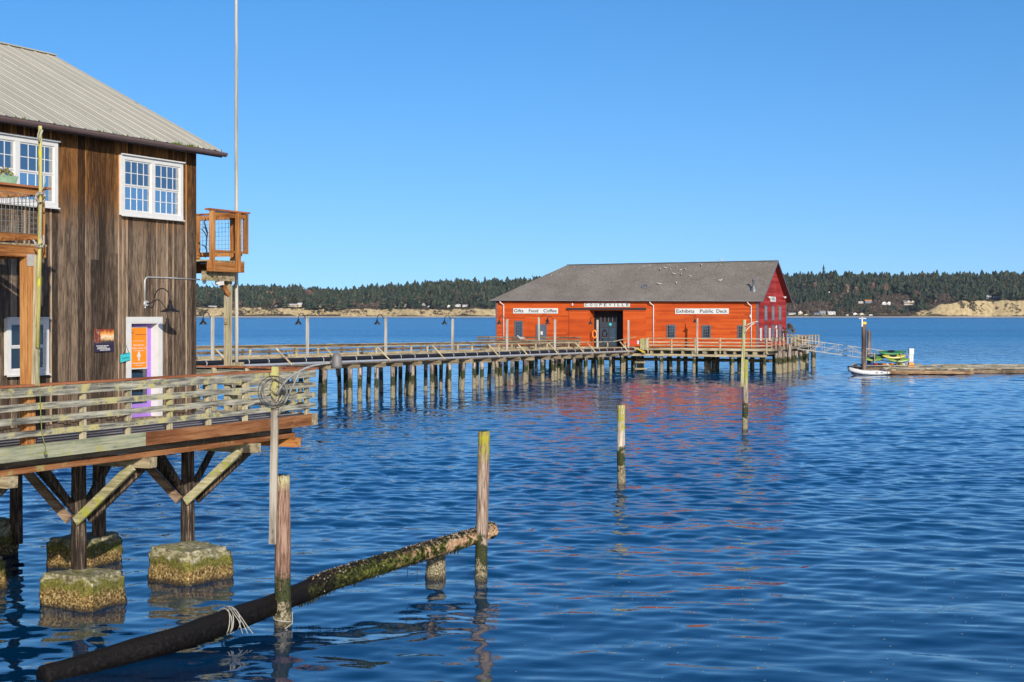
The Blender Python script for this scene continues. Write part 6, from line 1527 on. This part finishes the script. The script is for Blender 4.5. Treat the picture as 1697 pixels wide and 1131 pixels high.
def dock(label, x0, x1, y0, y1, zt, edge=M['pier_dark'], light=False):
    t = thing('floating_dock', label, 'dock', W, ((x0+x1)/2,(y0+y1)/2,0), 'sections of the floating dock')
    mb = MB(); x = x0
    while x < x1: mb.box(x+.01,min(x+.28,x1),y0+.08,y1-.08,zt-.05,zt+random.uniform(-.006,.012)); x += .29
    mb.build('decking', M['dock_plank'], t)
    for yy, in ((y0,),(y1,)): mb = MB(); mb.bar((x0,yy,zt-.18),(x1,yy,zt-.18),.14,.34,n=16,jit=.01); mb.build('edge_beam', edge, t)
    for xx in (x0,x1): mb = MB(); mb.bar((xx,y0,zt-.16),(xx,y1,zt-.16),.14,.28,n=4,jit=.01); mb.build('edge_beam', edge, t)
    x = x0+.6
    while x < x1-.5:
        mb = MB(); mb.box(x,x+.9,y0+.3,y1-.3,-.35,zt-.32); mb.build('float', M['cable_dark'], t); x += 2.3
    for yy in (y0+.12,y1-.12):
        mb = MB(); mb.bar((x0+.3,yy,zt+.20),(x1-.3,yy,zt+.20),.16,.12,n=10,jit=.008); mb.build('bull_rail', M['dock_rail'], t)
        x = x0+.5
        while x < x1: mb = MB(); mb.box(x,x+.45,yy-.08,yy+.08,zt+.012,zt+.138); mb.build('rail_block', M['cap_beam'], t); x += 2.9
    return t
dock('main floating dock section carrying the kayaks and white pedestal', 38.0, 46.6, 156.2, 160.8, .46)
dock('long weathered floating dock section running to the right picture edge', 46.8, 80.0, 156.6, 160.0, .44)
dock('front timber raft with a long pale top beside the grey dinghy', 38.9, 47.9, 147.6, 150.4, .46, M['raft_side'])
dock('thin nearer floating dock section at the right picture edge', 48.1, 80.0, 151.0, 153.6, .40)
dock('short connecting float between the raft and the main dock', 47.0, 50.0, 153.7, 156.4, .40)
def big_pile(px, yt, yb, r_, Y, lab):
    z1 = EYE-(yt-HZ)/FOC*Y; x = (px-CX)/FOC*Y; t = thing('guide_pile', lab, 'piling', W, (x,Y,0), 'dock guide piles')
    mb = MB(); mb.pile(x,Y,-1.5,z1,r_,seg=16,rings=14,jit=.03); mb.build('shaft', M['big_pile'], t); return t, x, z1
t, x, z1 = big_pile(1431.8,534,605,.27,155.6,'taller dark guide pile with yellow top and white cross bar')
mb = MB(); mb.lathe(x,155.6,[(.29,z1-.25),(.29,z1+.02),(0,z1+.02)],16); mb.v = [v for v in mb.v]; mb.build('cap', M['yellow_paint'], t)
mb = MB(); mb.box(x-.35,x-.22,155.2,155.33,z1-.5,z1+.55); mb.box(x-.65,x+.15,155.2,155.3,z1+.36,z1+.44); mb.build('cross_bar', M['white'], t)
t, x, z1 = big_pile(1440.3,548,600,.23,161.6,'shorter brown guide pile right of the taller dark one')
# second slim pile by the gangway
mb = MB(); x = (1426-CX)/FOC*155.3
# kayaks
def kayak(x, y, z, ln, ang, col, lab, roll=0, grp='kayaks stored on the floating dock'):
    t = thing('kayak', lab, 'kayak', W, (x,y,z), grp); c, s_ = math.cos(ang), math.sin(ang); vs=[];fs=[]; n=18; seg=12
    for i in range(n+1):
        u = i/n*2-1; w_ = .34*(1-abs(u)**2.3)**.9+.012; h_ = .17*(1-abs(u)**3)**.7+.02; zo = .14*abs(u)**3
        for j in range(seg):
            an = 2*math.pi*j/seg; yy = w_*math.cos(an); zz = h_*math.sin(an)*(1 if math.sin(an) < 0 else .75)+zo
            yy, zz = yy*math.cos(roll)-zz*math.sin(roll), yy*math.sin(roll)+zz*math.cos(roll); xx = u*ln/2
            vs.append((x+xx*c-yy*s_, y+xx*s_+yy*c, z+zz))
    for i in range(n):
        for j in range(seg): a=i*seg+j;b=i*seg+(j+1)%seg; fs.append((a,b,b+seg,a+seg))
    fs.append(tuple(range(seg))); fs.append(tuple(n*seg+j for j in range(seg)))
    mb = MB(); mb.add(vs,fs,True); mb.build('hull', col, t, True)
    vs=[]; 
    for j in range(14):
        an=2*math.pi*j/14; xx=.42*math.cos(an)-.1; yy=.2*math.sin(an); zz=.145
        yy, zz = yy*math.cos(roll)-zz*math.sin(roll), yy*math.sin(roll)+zz*math.cos(roll); vs.append((x+xx*c-yy*s_, y+xx*s_+yy*c, z+zz))
    mb = MB(); mb.poly(vs,(0,0,.02)); mb.build('cockpit', M['black'], t, True)
K = {n_: plain(n_+'_kayak_shell', c_, .35, var=.06, bmp=0, spec=.5) for n_, c_ in (('green',(.015,.15,.045)),('lime',(.12,.22,.03)),('yellow',(.33,.29,.03)),('red',(.60,.02,.02)),('blue',(.03,.06,.35)),('orange',(.80,.25,.02)),('white',(.7,.7,.66)),('navy',(.02,.02,.05)))}
rk = thing('kayak_rack', 'timber rack holding the green and lime kayaks on the dock', 'rack', W, (42,159,.46))
for x in (40.3,43.2):
    mb = MB()
    for y in (158.1,159.9): mb.box(x-.05,x+.05,y-.05,y+.05,.47,2.0)
    for z_ in (.95,1.45,1.82): mb.box(x-.05,x+.05,158.0,160.0,z_-.05,z_-.0)
    mb.build('frame', M['cap_beam'], rk)
kayak(42.3,158.5,2.0,3.1,.03,K['green'],'bright green kayak on top of the rack, nearer one',.5)
kayak(42.6,159.2,2.05,3.0,.0,K['lime'],'lime kayak on top of the rack behind the bright green one',.5)
kayak(42.5,158.3,1.62,2.7,-.02,K['yellow'],'yellow kayak on the middle shelf, its side turned out',.9)
kayak(42.0,159.3,1.62,3.3,.02,K['green'],'green kayak on the middle shelf behind the yellow one',.6)
kayak(43.0,158.2,1.22,2.6,-.05,K['lime'],'yellow-green kayak on the lowest shelf of the rack',.8)
kayak(40.3,158.6,1.30,2.4,.1,K['lime'],'short lime kayak at the left end of the rack',.6)
for px_, cn, ln, lab in ((1443,'blue',1.5,'small blue kayak end at the left of the dock edge row'),(1449.5,'red',2.2,'red kayak, end-on, in the row along the dock edge'),(1455.5,'navy',1.8,'navy kayak right of the red one, end-on'),(1461.5,'orange',2.2,'orange kayak, end-on, in the middle of the dock edge row'),(1468,'white',1.8,'off-white kayak end between two orange ones'),(1476,'orange',1.8,'second orange kayak end, under the gangway foot'),(1490,'yellow',2.2,'yellow kayak end right of the gangway foot'),(1495,'white',1.6,'white kayak end, last of the dock edge row')):
    Y = 157.6; kayak((px_-CX)/FOC*Y, Y, .72, ln, 1.5, K[cn], lab)
# white pedestal
t = thing('dock_pedestal', 'white two-box utility pedestal on an orange base on the dock', 'pedestal', W, (44.3,158.2,.46)); x = (1510.5-CX)/FOC*158
mb = MB(); mb.box(x-.25,x+.25,157.9,158.3,1.85,2.50); mb.build('box', M['white'], t)
mb = MB(); mb.box(x-.18,x+.20,157.95,158.25,1.05,1.80); mb.box(x-.25,x-.20,158.0,158.1,.47,2.3); mb.build('box', M['white'], t)
mb = MB(); mb.poly([(x-.4,157.9,.47),(x+.35,157.9,.47),(x+.2,157.9,.95),(x-.2,157.9,.98)],(0,.5,0)); mb.build('base', K['orange'], t, True)
mb = MB()
for k in range(3): mb.box(x-.1,x+.1,157.945,157.948,1.2+.18*k,1.26+.18*k)
mb.build('label_plate', M['grey_trim'], t)
# posts at the landing of the gangway
t = thing('dock_post', 'cluster of pale mooring posts beside the white pedestal', 'post', W, (43.4,158.5,.46))
for dx_, h_ in ((0,1.2),(-.45,.9),(.3,1.35)): mb = MB(); mb.box(43.4+dx_-.06,43.4+dx_+.06,158.5,158.62,.47,.47+h_); mb.build('post', M['pier_x'], t)
# dinghy
dg = thing('inflatable_dinghy', 'pale grey inflatable dinghy with upturned bow moored to the raft', 'dinghy', W, (37.1,147.4,0))
Yc = 147.0; x0 = (1468-CX)/FOC*Yc; ln = 3.95
m_g = plain('grey_inflatable_rubber', (.56,.55,.53), .5, var=.06, bmp=0)
path = []
for sd in (1,-1):
    seq = [(0,.62),(-.8,.64),(-1.8,.62),(-2.6,.52),(-3.2,.34),(-3.6,.14)]
    pts_ = [(x0+u, Yc-sd*w_, .27+.0*u+.34*max(0,(-u-2.0)/1.7)**1.6) for u, w_ in seq]; path += pts_ if sd == 1 else pts_[::-1]
mid = [(x0-3.72, Yc, .27+.34*((3.72-2)/1.7)**1.6)]
path = path[:6]+mid+path[6:]
mb = MB(); rs = [.13]+[.23]*11+[.13]; mb.tube(path, rs, 14); mb.build('tube', m_g, dg)
for sd in (1,-1): mb = MB(); mb.tube([(x0-.02,Yc-sd*.62,.27),(x0+.30,Yc-sd*.62,.25)],[.21,.04],12); mb.build('tube', m_g, dg)
mb = MB(); mb.poly([(x0-.1,Yc-.5,.12),(x0-3.2,Yc-.35,.2),(x0-3.2,Yc+.35,.2),(x0-.1,Yc+.5,.12)],(0,0,.05)); mb.box(x0-.12,x0-.05,Yc-.5,Yc+.5,.1,.5); mb.build('floor', M['grey_alu'], dg, True)
mb = MB(); mb.tube([(x0-3.6,Yc,.30),(x0-3.0,Yc,.03),(x0-2,Yc,-.08),(x0,Yc,-.08)],[.08,.3,.42,.42],10); mb.build('hull', plain('dark_hull', (.05,.06,.09), .5), dg)
mb = MB(); mb.box(x0-1.6,x0-1.35,Yc-.5,Yc+.5,.42,.47); mb.build('seat', M['grey_alu'], dg)
mb = MB()
for u in (1.15,.65): mb.box(x0-u-.13,x0-u+.13,Yc-.87,Yc-.83,.27,.35)
mb.build('handle', M['black'], dg)
mb = MB(); mb.box(x0-.62,x0-.1,Yc-.25,Yc+.2,.5,.60); mb.tube([(x0-.7,Yc-.2,.55),(x0-.5,Yc-.3,.68),(x0-.2,Yc-.3,.66)],.03,5); mb.build('fuel_tank', K['navy'], dg)
t = thing('rope', 'pale mooring rope running from the dinghy up to the dock post', 'rope', W, (40,151,.5))
mb = MB(); mb.tube([(x0-.3,Yc,.6),(40.4,150.9,.62),(41.5,153.5,.8),(43.0,158.3,1.25)],.035,5); mb.build('strand', M['rope'], t)

# ================================================================== faint sea air between here and the far shore
mb = MB(); mb.box(-2600, 3600, -60, 4900, -3.2, 190)
m = bpy.data.materials.new('sea_air'); m.use_nodes = True; nt = m.node_tree; nt.nodes.remove(nt.nodes['Principled BSDF'])
v = nt.nodes.new('ShaderNodeVolumePrincipled'); v.inputs['Color'].default_value = (.72,.84,1,1); v.inputs['Density'].default_value = 1.7e-5
nt.links.new(v.outputs[0], nt.nodes['Material Output'].inputs['Volume'])
o = mb.build('haze', m, None, True); tag(o, 'faint blue sea haze softening the far shore', 'haze', kind='stuff')
